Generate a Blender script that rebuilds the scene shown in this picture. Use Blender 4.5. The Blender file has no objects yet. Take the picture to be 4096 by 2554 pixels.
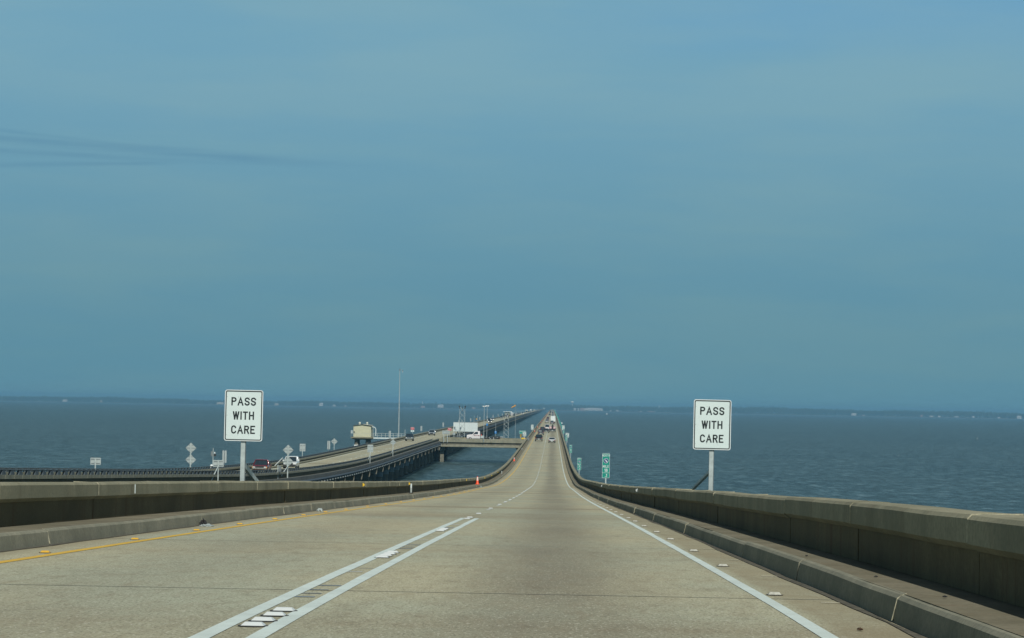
import bpy, bmesh, math, random
from mathutils import Vector, Matrix
random.seed(7)
PI = math.pi
S = bpy.context.scene
COL = S.collection

# ---------------------------------------------------------------- camera
F, CXP, CYP = 10400.0, 2048.0, 1277.0        # focal length and centre in photo pixels
VPX, VPY, ROLL = 2212.0, 1622.0, 0.0178
cam_d = bpy.data.cameras.new('camera')
cam_d.sensor_width = 36.0
cam_d.lens = 36.0 * F / 4096.0
cam_d.clip_start = 0.5
cam_d.clip_end = 60000
cam = bpy.data.objects.new('camera', cam_d)
COL.objects.link(cam)
c_, s_ = math.cos(ROLL), math.sin(ROLL)
ax, ay = VPX - CXP, VPY - CYP
px_, py_ = ax * c_ + ay * s_, -ax * s_ + ay * c_
th = math.atan(py_ / F)
psi = math.atan(px_ / F * math.cos(th))
fwd = Vector((-math.sin(psi) * math.cos(th), math.cos(psi) * math.cos(th), math.sin(th)))
rgt = Vector((math.cos(psi), math.sin(psi), 0))
upv = rgt.cross(fwd)
r2 = rgt * c_ - upv * (-s_)
r2 = rgt * c_ + upv * s_
u2 = upv * c_ - rgt * s_
cam.matrix_world = Matrix(((r2.x, u2.x, -fwd.x, 0), (r2.y, u2.y, -fwd.y, 0), (r2.z, u2.z, -fwd.z, 0), (0, 0, 0, 1)))
S.camera = cam

# ---------------------------------------------------------------- sky, sun, exposure
SUN_EL, SUN_AZ = math.radians(48), math.radians(165)       # azimuth clockwise from +Y (north)
w = bpy.data.worlds.new('World'); S.world = w; w.use_nodes = True
nt = w.node_tree; nt.nodes.clear()
def N(t, nt_=None, **kw):
    n = (nt_ or nt).nodes.new(t)
    for k, v in kw.items(): setattr(n, k, v)
    return n
def math_node(nt_, op, a=None, b=None, clamp=False):
    n = nt_.nodes.new('ShaderNodeMath'); n.operation = op; n.use_clamp = clamp
    for i, v in enumerate((a, b)):
        if v is None: continue
        if isinstance(v, (int, float)): n.inputs[i].default_value = v
        else: nt_.links.new(v, n.inputs[i])
    return n.outputs[0]
def mapr(nt_, v, a, b, c=0.0, d=1.0, smooth=True):
    n = nt_.nodes.new('ShaderNodeMapRange')
    if smooth: n.interpolation_type = 'SMOOTHSTEP'
    nt_.links.new(v, n.inputs[0])
    n.inputs[1].default_value = a; n.inputs[2].default_value = b
    n.inputs[3].default_value = c; n.inputs[4].default_value = d
    return n.outputs[0]
def mixc(nt_, f, a, b, mode='MIX'):
    n = nt_.nodes.new('ShaderNodeMix'); n.data_type = 'RGBA'; n.blend_type = mode
    for sock, v in ((n.inputs[0], f), (n.inputs[6], a), (n.inputs[7], b)):
        if isinstance(v, (int, float)): sock.default_value = v
        elif isinstance(v, (tuple, list)): sock.default_value = (*v[:3], 1)
        else: nt_.links.new(v, sock)
    return n.outputs[2]
def noise(nt_, vec, scale, detail=4, rough=0.5, mapping=None, lac=2.0):
    if mapping:
        m = nt_.nodes.new('ShaderNodeMapping'); m.inputs['Scale'].default_value = mapping
        nt_.links.new(vec, m.inputs[0]); vec = m.outputs[0]
    n = nt_.nodes.new('ShaderNodeTexNoise')
    n.inputs['Scale'].default_value = scale; n.inputs['Detail'].default_value = detail
    n.inputs['Roughness'].default_value = rough; n.inputs['Lacunarity'].default_value = lac
    nt_.links.new(vec, n.inputs['Vector'])
    return n.outputs[0]
sky = N('ShaderNodeTexSky'); sky.sky_type = 'NISHITA'; sky.sun_disc = False
sky.sun_elevation = SUN_EL; sky.sun_rotation = SUN_AZ
sky.air_density = 1.0; sky.dust_density = 1.5; sky.ozone_density = 2.0
tc = N('ShaderNodeTexCoord')
sep = N('ShaderNodeSeparateXYZ'); nt.links.new(tc.outputs['Generated'], sep.inputs[0])
SX, SY, SZ = sep.outputs
# thin high cloud veil: paler broad streaks plus a darker wisp to the left
veil_lo, veil_hi = (1.12, 2.70, 3.55), (1.70, 3.66, 4.92)
elev = mapr(nt, SZ, 0.0, 0.15)
n1 = noise(nt, tc.outputs['Generated'], 5.0, 5, 0.55, (1.0, 1.0, 5.5))
n2 = noise(nt, tc.outputs['Generated'], 11.0, 6, 0.6, (1.0, 1.0, 9.0))
base = mixc(nt, elev, veil_lo, veil_hi)
base = mixc(nt, mapr(nt, n1, 0.38, 0.66), base, mixc(nt, 1.0, base, (1.17, 1.055, 0.985), 'MULTIPLY'))
base = mixc(nt, mapr(nt, n2, 0.45, 0.75, 0, 0.6), base, mixc(nt, 1.0, base, (1.07, 1.03, 0.99), 'MULTIPLY'))
# clearer blue gap towards the upper right
right = math_node(nt, 'MULTIPLY', mapr(nt, SX, -0.03, 0.10), mapr(nt, SZ, 0.128, 0.152))
base = mixc(nt, math_node(nt, 'MULTIPLY', right, mapr(nt, n1, 0.30, 0.6, 1.0, 0.45)), base, (1.42, 3.50, 5.55))
# the dark wisp (elevation about 5.5 degrees, west of north)
wn = noise(nt, tc.outputs['Generated'], 22.0, 6, 0.62, (0.45, 0.45, 7.0))
wn2 = noise(nt, tc.outputs['Generated'], 60.0, 5, 0.6, (0.3, 0.3, 6.0))
def strand(z0, slope, half, x_end, fade, amt):
    wl = math_node(nt, 'ADD', SZ, math_node(nt, 'MULTIPLY', math_node(nt, 'ADD', SX, 0.2), slope))
    wl = math_node(nt, 'ADD', wl, math_node(nt, 'MULTIPLY', math_node(nt, 'SUBTRACT', wn, 0.5), 0.0040))
    d_ = math_node(nt, 'ABSOLUTE', math_node(nt, 'SUBTRACT', wl, z0))
    b_ = math_node(nt, 'MULTIPLY', mapr(nt, d_, 0.0, half, 1.0, 0.0), mapr(nt, SX, x_end - fade, x_end, 1.0, 0.0))
    return math_node(nt, 'MULTIPLY', math_node(nt, 'MULTIPLY', b_, mapr(nt, wn2, 0.3, 0.65, 0.35, 1.0)), amt)
band = math_node(nt, 'MAXIMUM', strand(0.0960, 0.049, 0.0028, -0.055, 0.07, 1.0), strand(0.0990, 0.100, 0.0015, -0.125, 0.04, 0.8))
band = math_node(nt, 'MAXIMUM', band, strand(0.0872, -0.05, 0.0017, -0.115, 0.05, 0.8))
band = math_node(nt, 'MAXIMUM', band, strand(0.0918, 0.020, 0.0020, -0.095, 0.07, 0.8))
base = mixc(nt, math_node(nt, 'MULTIPLY', band, 1.0), base, mixc(nt, 1.0, base, (0.83, 0.87, 0.925), 'MULTIPLY'))
# towards the zenith the clear sky shows through the veil
high = mixc(nt, 0.55, (0.95, 1.15, 1.22), mixc(nt, 1.0, sky.outputs[0], (0.52, 0.50, 0.45), 'MULTIPLY'))
skyc = mixc(nt, mapr(nt, SZ, 0.16, 0.45, 1.0, 0.0), high, base)
bg = N('ShaderNodeBackground'); bg.inputs[1].default_value = 0.10
nt.links.new(skyc, bg.inputs[0])
wo = N('ShaderNodeOutputWorld'); nt.links.new(bg.outputs[0], wo.inputs[0])

sd = bpy.data.lights.new('sun', 'SUN'); sd.energy = 3.95; sd.angle = math.radians(0.5)
sd.color = (1.0, 0.96, 0.88)
sun = bpy.data.objects.new('sun', sd); COL.objects.link(sun)
sdir = Vector((math.sin(SUN_AZ) * math.cos(SUN_EL), math.cos(SUN_AZ) * math.cos(SUN_EL), math.sin(SUN_EL)))
sun.rotation_euler = (-sdir).to_track_quat('-Z', 'Y').to_euler()
S.view_settings.view_transform = 'Standard'; S.view_settings.look = 'None'
S.view_settings.exposure = 0.0; S.view_settings.gamma = 1.0
S.cycles.max_bounces = 6; S.cycles.volume_bounces = 0; S.cycles.caustics_reflective = False
S.cycles.use_denoising = True

# ---------------------------------------------------------------- materials
MATS = {}
def newmat(name):
    m = bpy.data.materials.new(name); m.use_nodes = True
    n = m.node_tree; b = n.nodes['Principled BSDF']
    MATS[name] = m
    return m, n, b
def coords(n):
    t = n.nodes.new('ShaderNodeTexCoord'); return t.outputs['Object']
def plain(name, col, rough=0.6, metal=0.0, var=0.12, scale=3.0, spec=None, coat=0.0):
    m, n, b = newmat(name)
    f = noise(n, coords(n), scale, 5, 0.6)
    lo = tuple(c * (1 - var) for c in col); hi = tuple(min(1, c * (1 + var)) for c in col)
    n.links.new(mixc(n, mapr(n, f, 0.3, 0.7), lo, hi), b.inputs['Base Color'])
    b.inputs['Roughness'].default_value = rough; b.inputs['Metallic'].default_value = metal
    if coat: b.inputs['Coat Weight'].default_value = coat; b.inputs['Coat Roughness'].default_value = 0.1
    if spec is not None: b.inputs['Specular IOR Level'].default_value = spec
    return m
def concrete(name, a, b_, stain=(0.10, 0.065, 0.03), vert=True, rust=0.5, bump=0.15):
    m, n, b = newmat(name)
    co = coords(n)
    f = noise(n, co, 0.8, 6, 0.6)
    fine = noise(n, co, 22.0, 4, 0.7)
    c = mixc(n, mapr(n, f, 0.35, 0.68), a, b_)
    c = mixc(n, mapr(n, fine, 0.35, 0.7, 0.0, 0.55), c, tuple(x * 0.62 for x in a))
    # rust and water runs: streaks that fall down the face
    st = noise(n, co, 2.6, 6, 0.7, (1.0, 1.0, 0.05) if vert else (0.25, 1.0, 1.0))
    c = mixc(n, mapr(n, st, 0.50, 0.78, 0.0, rust), c, stain)
    blot = noise(n, co, 0.45, 5, 0.7, (1.0, 1.0, 1.0))
    c = mixc(n, mapr(n, blot, 0.52, 0.70, 0.0, 0.5), c, tuple(x * 0.55 for x in a))
    n.links.new(c, b.inputs['Base Color'])
    b.inputs['Roughness'].default_value = 0.9
    b.inputs['Specular IOR Level'].default_value = 0.25
    bp = n.nodes.new('ShaderNodeBump'); bp.inputs['Strength'].default_value = bump; bp.inputs['Distance'].default_value = 0.02
    n.links.new(noise(n, co, 30.0, 5, 0.7), bp.inputs['Height']); n.links.new(bp.outputs[0], b.inputs['Normal'])
    return m
CONC = concrete('weathered_concrete', (0.21, 0.21, 0.145), (0.30, 0.29, 0.20), rust=0.45)
CONC_TOP = concrete('pale_concrete', (0.25, 0.255, 0.19), (0.33, 0.325, 0.24), rust=0.22)
CONC_WALL = concrete('rusty_shaded_concrete', (0.105, 0.093, 0.050), (0.155, 0.132, 0.07), stain=(0.075, 0.035, 0.014), rust=0.8)  # rail overhang shade is put into this darker wall colour, besides the rust
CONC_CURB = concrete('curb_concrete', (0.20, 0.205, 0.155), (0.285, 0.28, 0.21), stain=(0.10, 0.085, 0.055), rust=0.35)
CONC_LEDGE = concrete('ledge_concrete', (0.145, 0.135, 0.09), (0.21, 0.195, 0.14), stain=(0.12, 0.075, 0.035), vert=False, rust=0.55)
CONC_SEA = concrete('pier_concrete', (0.17, 0.17, 0.135), (0.26, 0.25, 0.19), stain=(0.05, 0.05, 0.035), rust=0.6)
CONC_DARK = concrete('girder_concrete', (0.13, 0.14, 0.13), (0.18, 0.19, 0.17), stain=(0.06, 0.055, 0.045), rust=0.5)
MORTAR = plain('joint_mortar', (0.40, 0.38, 0.27), 0.9, var=0.3, scale=40)

def road_mat(name, sb=False):
    m, n, b = newmat(name)
    co = coords(n)
    sp = n.nodes.new('ShaderNodeSeparateXYZ'); n.links.new(co, sp.inputs[0])
    X, Y = sp.outputs[0], sp.outputs[1]
    big = noise(n, co, 0.22, 5, 0.6, (1.0, 0.35, 1.0))
    c = mixc(n, mapr(n, big, 0.35, 0.65), (0.342, 0.366, 0.272), (0.405, 0.388, 0.262))
    # brown bands that run across the deck (rusty wash along pour joints)
    tb = noise(n, co, 0.11, 4, 0.55, (0.12, 1.0, 1.0))
    c = mixc(n, mapr(n, tb, 0.50, 0.72, 0.0, 0.8), c, (0.225, 0.185, 0.115))
    # wheel tracks and oil strip in each lane
    wob = math_node(n, 'MULTIPLY', math_node(n, 'SUBTRACT', noise(n, co, 0.05, 2, 0.5, (0.1, 1, 1)), 0.5), 0.6)
    xw = math_node(n, 'ADD', X, wob)
    for cx, amt in (((0.05, 0.85), (-3.7, 0.3)) if not sb else ((-33.4, 0.15), (-37.2, 0.15))):
        d = math_node(n, 'ABSOLUTE', math_node(n, 'SUBTRACT', xw, cx))
        st = mapr(n, d, 0.1, 1.35, 1.0, 0.0)
        st = math_node(n, 'MULTIPLY', st, mapr(n, noise(n, co, 0.3, 4, 0.6, (1.6, 0.25, 1)), 0.3, 0.7, 0.55, 1.0))
        c = mixc(n, math_node(n, 'MULTIPLY', st, amt), c, (0.165, 0.16, 0.12))
    # exposed aggregate
    ag = noise(n, co, 55.0, 3, 0.75, (1.0, 0.25, 1.0))
    c = mixc(n, mapr(n, ag, 0.48, 0.68, 0.0, 0.75, False), c, (0.105, 0.098, 0.07))
    ag2 = noise(n, co, 48.0, 3, 0.75, (1.0, 0.22, 1.7))
    c = mixc(n, mapr(n, ag2, 0.55, 0.72, 0.0, 0.7, False), c, (0.60, 0.60, 0.50))
    ag3 = noise(n, co, 7.0, 5, 0.75, (1.0, 0.16, 1.0))
    c = mixc(n, mapr(n, ag3, 0.42, 0.75, 0.0, 0.42), c, (0.205, 0.17, 0.11))
    # grit gathers beside the kerbs
    if not sb:
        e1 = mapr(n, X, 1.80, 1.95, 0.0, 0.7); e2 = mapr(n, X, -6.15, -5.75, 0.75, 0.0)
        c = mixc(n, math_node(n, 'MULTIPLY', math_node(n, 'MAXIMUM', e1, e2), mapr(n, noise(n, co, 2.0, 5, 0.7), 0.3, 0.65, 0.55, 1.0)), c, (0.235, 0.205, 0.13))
    c = mixc(n, mapr(n, noise(n, co, 3.0, 6, 0.8, (1.0, 0.3, 1.0)), 0.52, 0.70, 0.0, 0.35), c, (0.12, 0.10, 0.065))
    n.links.new(c, b.inputs['Base Color'])
    b.inputs['Roughness'].default_value = 0.88; b.inputs['Specular IOR Level'].default_value = 0.25
    bp = n.nodes.new('ShaderNodeBump'); bp.inputs['Strength'].default_value = 0.35; bp.inputs['Distance'].default_value = 0.01
    n.links.new(noise(n, co, 34.0, 3, 0.75, (1.0, 0.3, 1.0)), bp.inputs['Height']); n.links.new(bp.outputs[0], b.inputs['Normal'])
    return m
ROAD = road_mat('aged_concrete_pavement')
ROAD_SB = road_mat('aged_concrete_pavement_two', True)

def paint(name, col, wear_col, wear=0.3, thr=0.55):
    m, n, b = newmat(name)
    co = coords(n)
    f = noise(n, co, 26.0, 5, 0.75)
    f2 = noise(n, co, 1.3, 3, 0.6)
    c = mixc(n, mapr(n, f2, 0.3, 0.7), col, tuple(x * 0.86 for x in col))
    c = mixc(n, mapr(n, f, thr, thr + 0.12, 0, wear, False), c, wear_col)
    n.links.new(c, b.inputs['Base Color']); b.inputs['Roughness'].default_value = 0.7
    return m
WHITE_LINE = paint('white_road_paint', (0.56, 0.66, 0.63), (0.33, 0.33, 0.26), 0.6)
YELLOW_LINE = paint('yellow_road_paint', (0.62, 0.40, 0.045), (0.33, 0.28, 0.14), 0.7)
GHOST = paint('worn_marker_scar', (0.16, 0.18, 0.18), (0.3, 0.3, 0.24), 0.8, 0.45)
GHOST_W = paint('worn_white_scar', (0.5, 0.55, 0.53), (0.3, 0.3, 0.24), 0.8, 0.45)
JOINT = plain('joint_filler', (0.07, 0.075, 0.07), 0.9, var=0.3, scale=8)
MK_WHITE_DULL = plain('marker_white_dirty', (0.40, 0.41, 0.36), 0.6, var=0.2, scale=30)
MK_WHITE = plain('marker_white', (0.55, 0.60, 0.60), 0.45, var=0.05)
MK_YELLOW = plain('marker_yellow', (0.60, 0.36, 0.04), 0.4, var=0.08)
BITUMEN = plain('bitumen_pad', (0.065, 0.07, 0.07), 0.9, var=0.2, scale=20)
SIGN_W = plain('sign_sheeting_white', (0.655, 0.765, 0.745), 0.45, var=0.02, scale=2)
SIGN_RIM = plain('sign_rim_white', (0.74, 0.80, 0.79), 0.4, var=0.02)
SIGN_K = plain('sign_black', (0.012, 0.02, 0.022), 0.5, var=0.1)
SIGN_G = plain('sign_green', (0.003, 0.26, 0.205), 0.5, var=0.06)
SIGN_B = plain('sign_blue', (0.03, 0.22, 0.55), 0.5, var=0.06)
SIGN_NAVY = plain('sign_navy', (0.02, 0.055, 0.18), 0.5, var=0.06)
SIGN_R = plain('sign_red', (0.50, 0.03, 0.05), 0.5, var=0.06)
SIGN_Y = plain('sign_yellow', (0.75, 0.50, 0.03), 0.5, var=0.06)
SIGN_BACK = plain('sign_back_aluminium', (0.44, 0.50, 0.49), 0.5, metal=0.25, var=0.1, scale=2)
GALV = plain('galvanised_steel', (0.44, 0.51, 0.50), 0.55, metal=0.15, var=0.16, scale=4)
GALV_D = plain('dull_galvanised_steel', (0.19, 0.225, 0.235), 0.55, metal=0.3, var=0.2, scale=4)
RAIL_S = plain('steel_rail_grey', (0.06, 0.08, 0.09), 0.7, metal=0.1, var=0.2, scale=2)
RIVET = plain('rivet_steel', (0.45, 0.5, 0.5), 0.3, metal=0.7)
PIPE_M = plain('pipe_blue_grey', (0.045, 0.07, 0.09), 0.85, var=0.15, scale=1)
CREAM = plain('cream_siding', (0.54, 0.54, 0.375), 0.7, var=0.06, scale=1.5)
ROOFG = plain('pale_roof_metal', (0.50, 0.52, 0.44), 0.5, var=0.08)
DARKM = plain('dark_trim', (0.03, 0.035, 0.035), 0.6, var=0.15)
WHITEM = plain('white_paint', (0.72, 0.77, 0.75), 0.5, var=0.05)
OFFW = plain('off_white_panel', (0.62, 0.71, 0.70), 0.55, var=0.05, scale=1)
ORANGE = plain('cone_orange', (0.85, 0.09, 0.022), 0.5, var=0.06)
SOCK_O = plain('windsock_orange', (0.72, 0.36, 0.05), 0.8, var=0.1)
COLLAR = plain('cone_reflective', (0.80, 0.78, 0.76), 0.4, var=0.04)
TYRE = plain('tyre_rubber', (0.018, 0.02, 0.022), 0.85, var=0.2)
RIM = plain('wheel_rim', (0.38, 0.41, 0.42), 0.35, metal=0.7)
GLASS = plain('tinted_glass', (0.018, 0.03, 0.038), 0.08, var=0.1, coat=0.5)
HEADL = plain('headlamp_lens', (0.72, 0.75, 0.74), 0.12, var=0.03, coat=0.6)
TAILL = plain('tail_lamp_lens', (0.35, 0.015, 0.015), 0.2, var=0.03, coat=0.5)
AMBER = plain('amber_lens', (0.8, 0.42, 0.10), 0.3)
CHROME = plain('chrome_trim', (0.6, 0.62, 0.62), 0.18, metal=0.9, var=0.03)
PLASTIC = plain('black_plastic', (0.025, 0.027, 0.03), 0.6, var=0.1)
BAG = plain('crumpled_white_plastic', (0.34, 0.39, 0.38), 0.5, var=0.15, scale=20)
_pc = {}
def carpaint(col):
    k = tuple(round(c, 3) for c in col)
    if k not in _pc: _pc[k] = plain('car_paint_%d' % len(_pc), col, 0.3, metal=0.15, var=0.03, coat=0.7)
    return _pc[k]

# water: murky lake with wind ripples
m, n, b = newmat('lake_water')
co = coords(n)
gust = noise(n, co, 0.010, 5, 0.6, (0.6, 1.0, 1.0))
chop = math_node(n, 'ADD', math_node(n, 'MULTIPLY', noise(n, co, 0.62, 5, 0.66, (1.0, 0.34, 1.0)), 0.66), math_node(n, 'MULTIPLY', noise(n, co, 0.20, 4, 0.6, (1.0, 0.45, 1.0)), 0.34))
cc = mixc(n, mapr(n, gust, 0.35, 0.65), (0.010, 0.024, 0.023), (0.026, 0.045, 0.042))
cc = mixc(n, mapr(n, chop, 0.43, 0.56), cc, (0.045, 0.090, 0.100))
cc = mixc(n, mapr(n, chop, 0.535, 0.63, 0.0, 1.0), cc, (0.115, 0.182, 0.20))
n.links.new(cc, b.inputs['Base Color'])
b.inputs['Roughness'].default_value = 0.30; b.inputs['IOR'].default_value = 1.33
b.inputs['Specular IOR Level'].default_value = 0.34
bp = n.nodes.new('ShaderNodeBump'); bp.inputs['Strength'].default_value = 1.0; bp.inputs['Distance'].default_value = 1.3
hh = math_node(n, 'ADD', noise(n, co, 0.42, 6, 0.68, (0.7, 1.25, 1.0)), math_node(n, 'MULTIPLY', noise(n, co, 0.09, 3, 0.5, (0.6, 1.3, 1.0)), 0.8))
n.links.new(hh, bp.inputs['Height']); n.links.new(bp.outputs[0], b.inputs['Normal'])
WATER = m
LAND = plain('shore_ground', (0.16, 0.15, 0.10), 0.95, var=0.3, scale=0.05)
m, n, b = newmat('shore_foliage')
co = coords(n)
cc = mixc(n, mapr(n, noise(n, co, 0.03, 4, 0.6), 0.35, 0.65), (0.022, 0.042, 0.018), (0.06, 0.085, 0.032))
n.links.new(cc, b.inputs['Base Color']); b.inputs['Roughness'].default_value = 0.95
FOLIAGE = m

# ---------------------------------------------------------------- mesh builder and tagging
class MB:
    def __init__(self): self.v = []; self.f = []; self.m = []; self.mats = []; self.smooth = []
    def mi(self, mat):
        if mat not in self.mats: self.mats.append(mat)
        return self.mats.index(mat)
    def add(self, vs, fs, mat, M=None, smooth=False):
        o = len(self.v)
        for p in vs:
            p = Vector(p)
            self.v.append(M @ p if M is not None else p)
        k = self.mi(mat)
        for f in fs: self.f.append([i + o for i in f]); self.m.append(k); self.smooth.append(smooth)
        return self
    def box(self, x0, x1, y0, y1, z0, z1, mat, M=None, bev=0.0):
        if bev <= 0:
            vs = [(x, y, z) for z in (z0, z1) for y in (y0, y1) for x in (x0, x1)]
            fs = [(0, 2, 3, 1), (4, 5, 7, 6), (0, 1, 5, 4), (2, 6, 7, 3), (0, 4, 6, 2), (1, 3, 7, 5)]
            return self.add(vs, fs, mat, M)
        rings = []
        for z, i in ((z0, bev), (z0 + bev, 0), (z1 - bev, 0), (z1, bev)):
            a, b_, c, d = x0 + i, x1 - i, y0 + i, y1 - i
            e = bev if i == 0 else bev * 0.5
            rings.append([(a + e, c, z), (b_ - e, c, z), (b_, c + e, z), (b_, d - e, z), (b_ - e, d, z), (a + e, d, z), (a, d - e, z), (a, c + e, z)])
        return self.loft(rings, mat, M)
    def loft(self, rings, mat, M=None, cap=True, smooth=False):
        nn = len(rings[0]); vs = [p for r in rings for p in r]; fs = []
        for j in range(len(rings) - 1):
            for i in range(nn):
                a, b_ = j * nn + i, j * nn + (i + 1) % nn
                fs.append((a, b_, b_ + nn, a + nn))
        self.add(vs, fs, mat, M, smooth)
        if cap:
            self.add(rings[0], [tuple(range(nn))[::-1]], mat, M); self.add(rings[-1], [tuple(range(nn))], mat, M)
        return self
    def cyl(self, p0, p1, r0, r1, mat, seg=10, M=None, smooth=True):
        p0, p1 = Vector(p0), Vector(p1); d = (p1 - p0).normalized()
        a = d.orthogonal().normalized(); b_ = d.cross(a)
        rings = [[tuple(p + a * (r * math.cos(2 * PI * i / seg)) + b_ * (r * math.sin(2 * PI * i / seg))) for i in range(seg)] for p, r in ((p0, r0), (p1, r1))]
        return self.loft(rings, mat, M, smooth=smooth)
    def sweep(self, sec, ys, mat, zf, closed=True, dx=None, dz=None):
        rings = [[(x + (dx(y) if dx else 0), y, z + zf(y) + (dz(y) if dz else 0)) for x, z in sec] for y in ys]
        if closed: return self.loft(rings, mat)
        nn = len(sec); vs = [p for r in rings for p in r]
        fs = [(j * nn + i, j * nn + i + 1, (j + 1) * nn + i + 1, (j + 1) * nn + i) for j in range(len(rings) - 1) for i in range(nn - 1)]
        return self.add(vs, fs, mat)
    def build(self, name, parent=None, loc=None, fix=True):
        me = bpy.data.meshes.new(name)
        me.from_pydata([tuple(p) for p in self.v], [], self.f)
        for mt in self.mats: me.materials.append(mt)
        me.polygons.foreach_set('material_index', self.m)
        me.polygons.foreach_set('use_smooth', self.smooth)
        if fix:
            bm = bmesh.new(); bm.from_mesh(me); bmesh.ops.recalc_face_normals(bm, faces=bm.faces); bm.to_mesh(me); bm.free()
        me.update()
        o = bpy.data.objects.new(name, me); COL.objects.link(o)
        if parent is not None: o.parent = parent
        if loc is not None: o.location = loc
        return o
def tag(o, label=None, cat=None, group=None, kind=None):
    if label: o['label'] = label
    if cat: o['category'] = cat
    if group: o['group'] = group
    if kind: o['kind'] = kind
    return o
def thing(name, label, cat, loc=(0, 0, 0), rz=0.0, group=None):
    o = bpy.data.objects.new(name, None); COL.objects.link(o); o.empty_display_size = 0.5
    o.location = loc; o.rotation_euler = (0, 0, rz)
    return tag(o, label, cat, group)
def children(o): return KIDS.get(o.name, [])
def copy_tree(o, parent=None):
    kids = [k for k in bpy.data.objects if k.parent == o]
    c = o.copy(); COL.objects.link(c)
    if parent is not None: c.parent = parent
    for k in kids: copy_tree(k, c)
    return c

# ---------------------------------------------------------------- the bridge profile
R2 = 2 * 7.4e6
PT = [(-60, -1.0), (-20, -0.9), (0, -1.05), (16.1, -1.41), (22, -1.562), (26, -1.672), (34.7, -1.915), (50.8, -2.372), (63, -2.726), (81, -3.256), (96.4, -3.71), (119, -4.36),
      (152, -5.28), (187, -6.19), (220, -7.05), (253, -7.90), (283, -8.53), (315, -9.05), (345, -9.43), (388, -9.83), (430, -10.03), (480, -10.08), (560, -10.06), (640, -10.02), (760, -10.0), (14000, -10.0)]
def zd(y):
    if y > 760: return -10.0 - y * y / R2 + 0.04
    if y <= PT[0][0]: return PT[0][1]
    for i in range(len(PT) - 1):
        if PT[i][0] <= y <= PT[i + 1][0]: break
    def slope(k):
        if k <= 0 or k >= len(PT) - 1: return 0.0
        return (PT[k + 1][1] - PT[k - 1][1]) / (PT[k + 1][0] - PT[k - 1][0])
    (x0, y0), (x1, y1) = PT[i], PT[i + 1]
    h = x1 - x0; t = (y - x0) / h
    if i >= len(PT) - 2: return y1
    return ((2*t**3 - 3*t**2 + 1) * y0 + (t**3 - 2*t**2 + t) * h * slope(i) + (-2*t**3 + 3*t**2) * y1 + (t**3 - t**2) * h * slope(i + 1))
WZ = -15.5
def zw(x, y): return WZ - (x * x + y * y) / R2
def yrange(a, b):
    ys = [a]; y = a
    while y < b:
        st = 2.0 if y < 520 else (6 if y < 900 else (40 if y < 3000 else 200))
        y = min(b, y + st); ys.append(y)
    return ys
YEND = 12890.0
def P(u, v, Y):                                     # photo pixel at distance Y -> world X, Z
    du, dv = u - VPX, v - VPY
    return (du * c_ + dv * s_) / F * Y, -(-du * s_ + dv * c_) / F * Y
def XU(u, v, Y): return P(u, v, Y)[0]

# ---------------------------------------------------------------- water, shore
mb = MB()
rad = [0.0]; r = 40.0
while r < 16000: rad.append(r); r *= 1.07
rad.append(16000)
seg = 96; vs = [(0, 0, WZ)]; fs = []
for r in rad[1:]:
    for i in range(seg):
        a = 2 * PI * i / seg; vs.append((r * math.cos(a), r * math.sin(a), zw(r, 0)))
for i in range(seg): fs.append((0, 1 + i, 1 + (i + 1) % seg))
for j in range(len(rad) - 2):
    for i in range(seg):
        a = 1 + j * seg + i; b_ = 1 + j * seg + (i + 1) % seg
        fs.append((a, a + seg, b_ + seg, b_))
mb.add(vs, fs, WATER, smooth=True)
tag(mb.build('water', fix=True), 'choppy grey blue lake stretching from the bridges to the far shore', None, kind='structure')

def shore_y(x): return 12930 + 90 * math.sin(x * 0.0011 + 1.0) + 45 * math.sin(x * 0.0047) - 0.03 * (x + 200)
mb = MB(); xs = [i * 60.0 for i in range(-75, 76)]
rows = []
for x in xs:
    y0 = shore_y(x); rows.append([(x, y0, zw(x, y0) - 0.5), (x, y0 + 12, zw(x, y0) + 1.0), (x, y0 + 60, zw(x, y0) + 2.0), (x, y0 + 1500, zw(x, y0) + 2.5)])
vs = [p for r in rows for p in r]; fs = [(j * 4 + i, (j + 1) * 4 + i, (j + 1) * 4 + i + 1, j * 4 + i + 1) for j in range(len(rows) - 1) for i in range(3)]
mb.add(vs, fs, LAND); tag(mb.build('shore', fix=False), 'low wooded shoreline on the horizon', None, kind='structure')
# distant wood: thousands of trees read as one mass
mb = MB(); rr = random.Random(3)
def hprof(x): return 30 + 3.5 * math.sin(x * 0.0013 + 0.4) + 2.6 * math.sin(x * 0.006 + 2) + 1.6 * math.sin(x * 0.019) + (3.0 if x > 900 else 0)
ico = [(0, 0, 1)] + [(0.894 * math.cos(2 * PI * i / 5), 0.894 * math.sin(2 * PI * i / 5), 0.447) for i in range(5)] + [(0.894 * math.cos(2 * PI * (i + .5) / 5), 0.894 * math.sin(2 * PI * (i + .5) / 5), -0.447) for i in range(5)] + [(0, 0, -1)]
icf = [(0, 1 + i, 1 + (i + 1) % 5) for i in range(5)] + [(1 + i, 6 + i, 1 + (i + 1) % 5) for i in range(5)] + [(1 + (i + 1) % 5, 6 + i, 6 + (i + 1) % 5) for i in range(5)] + [(6 + i, 11, 6 + (i + 1) % 5) for i in range(5)]
x = -4200.0
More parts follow.
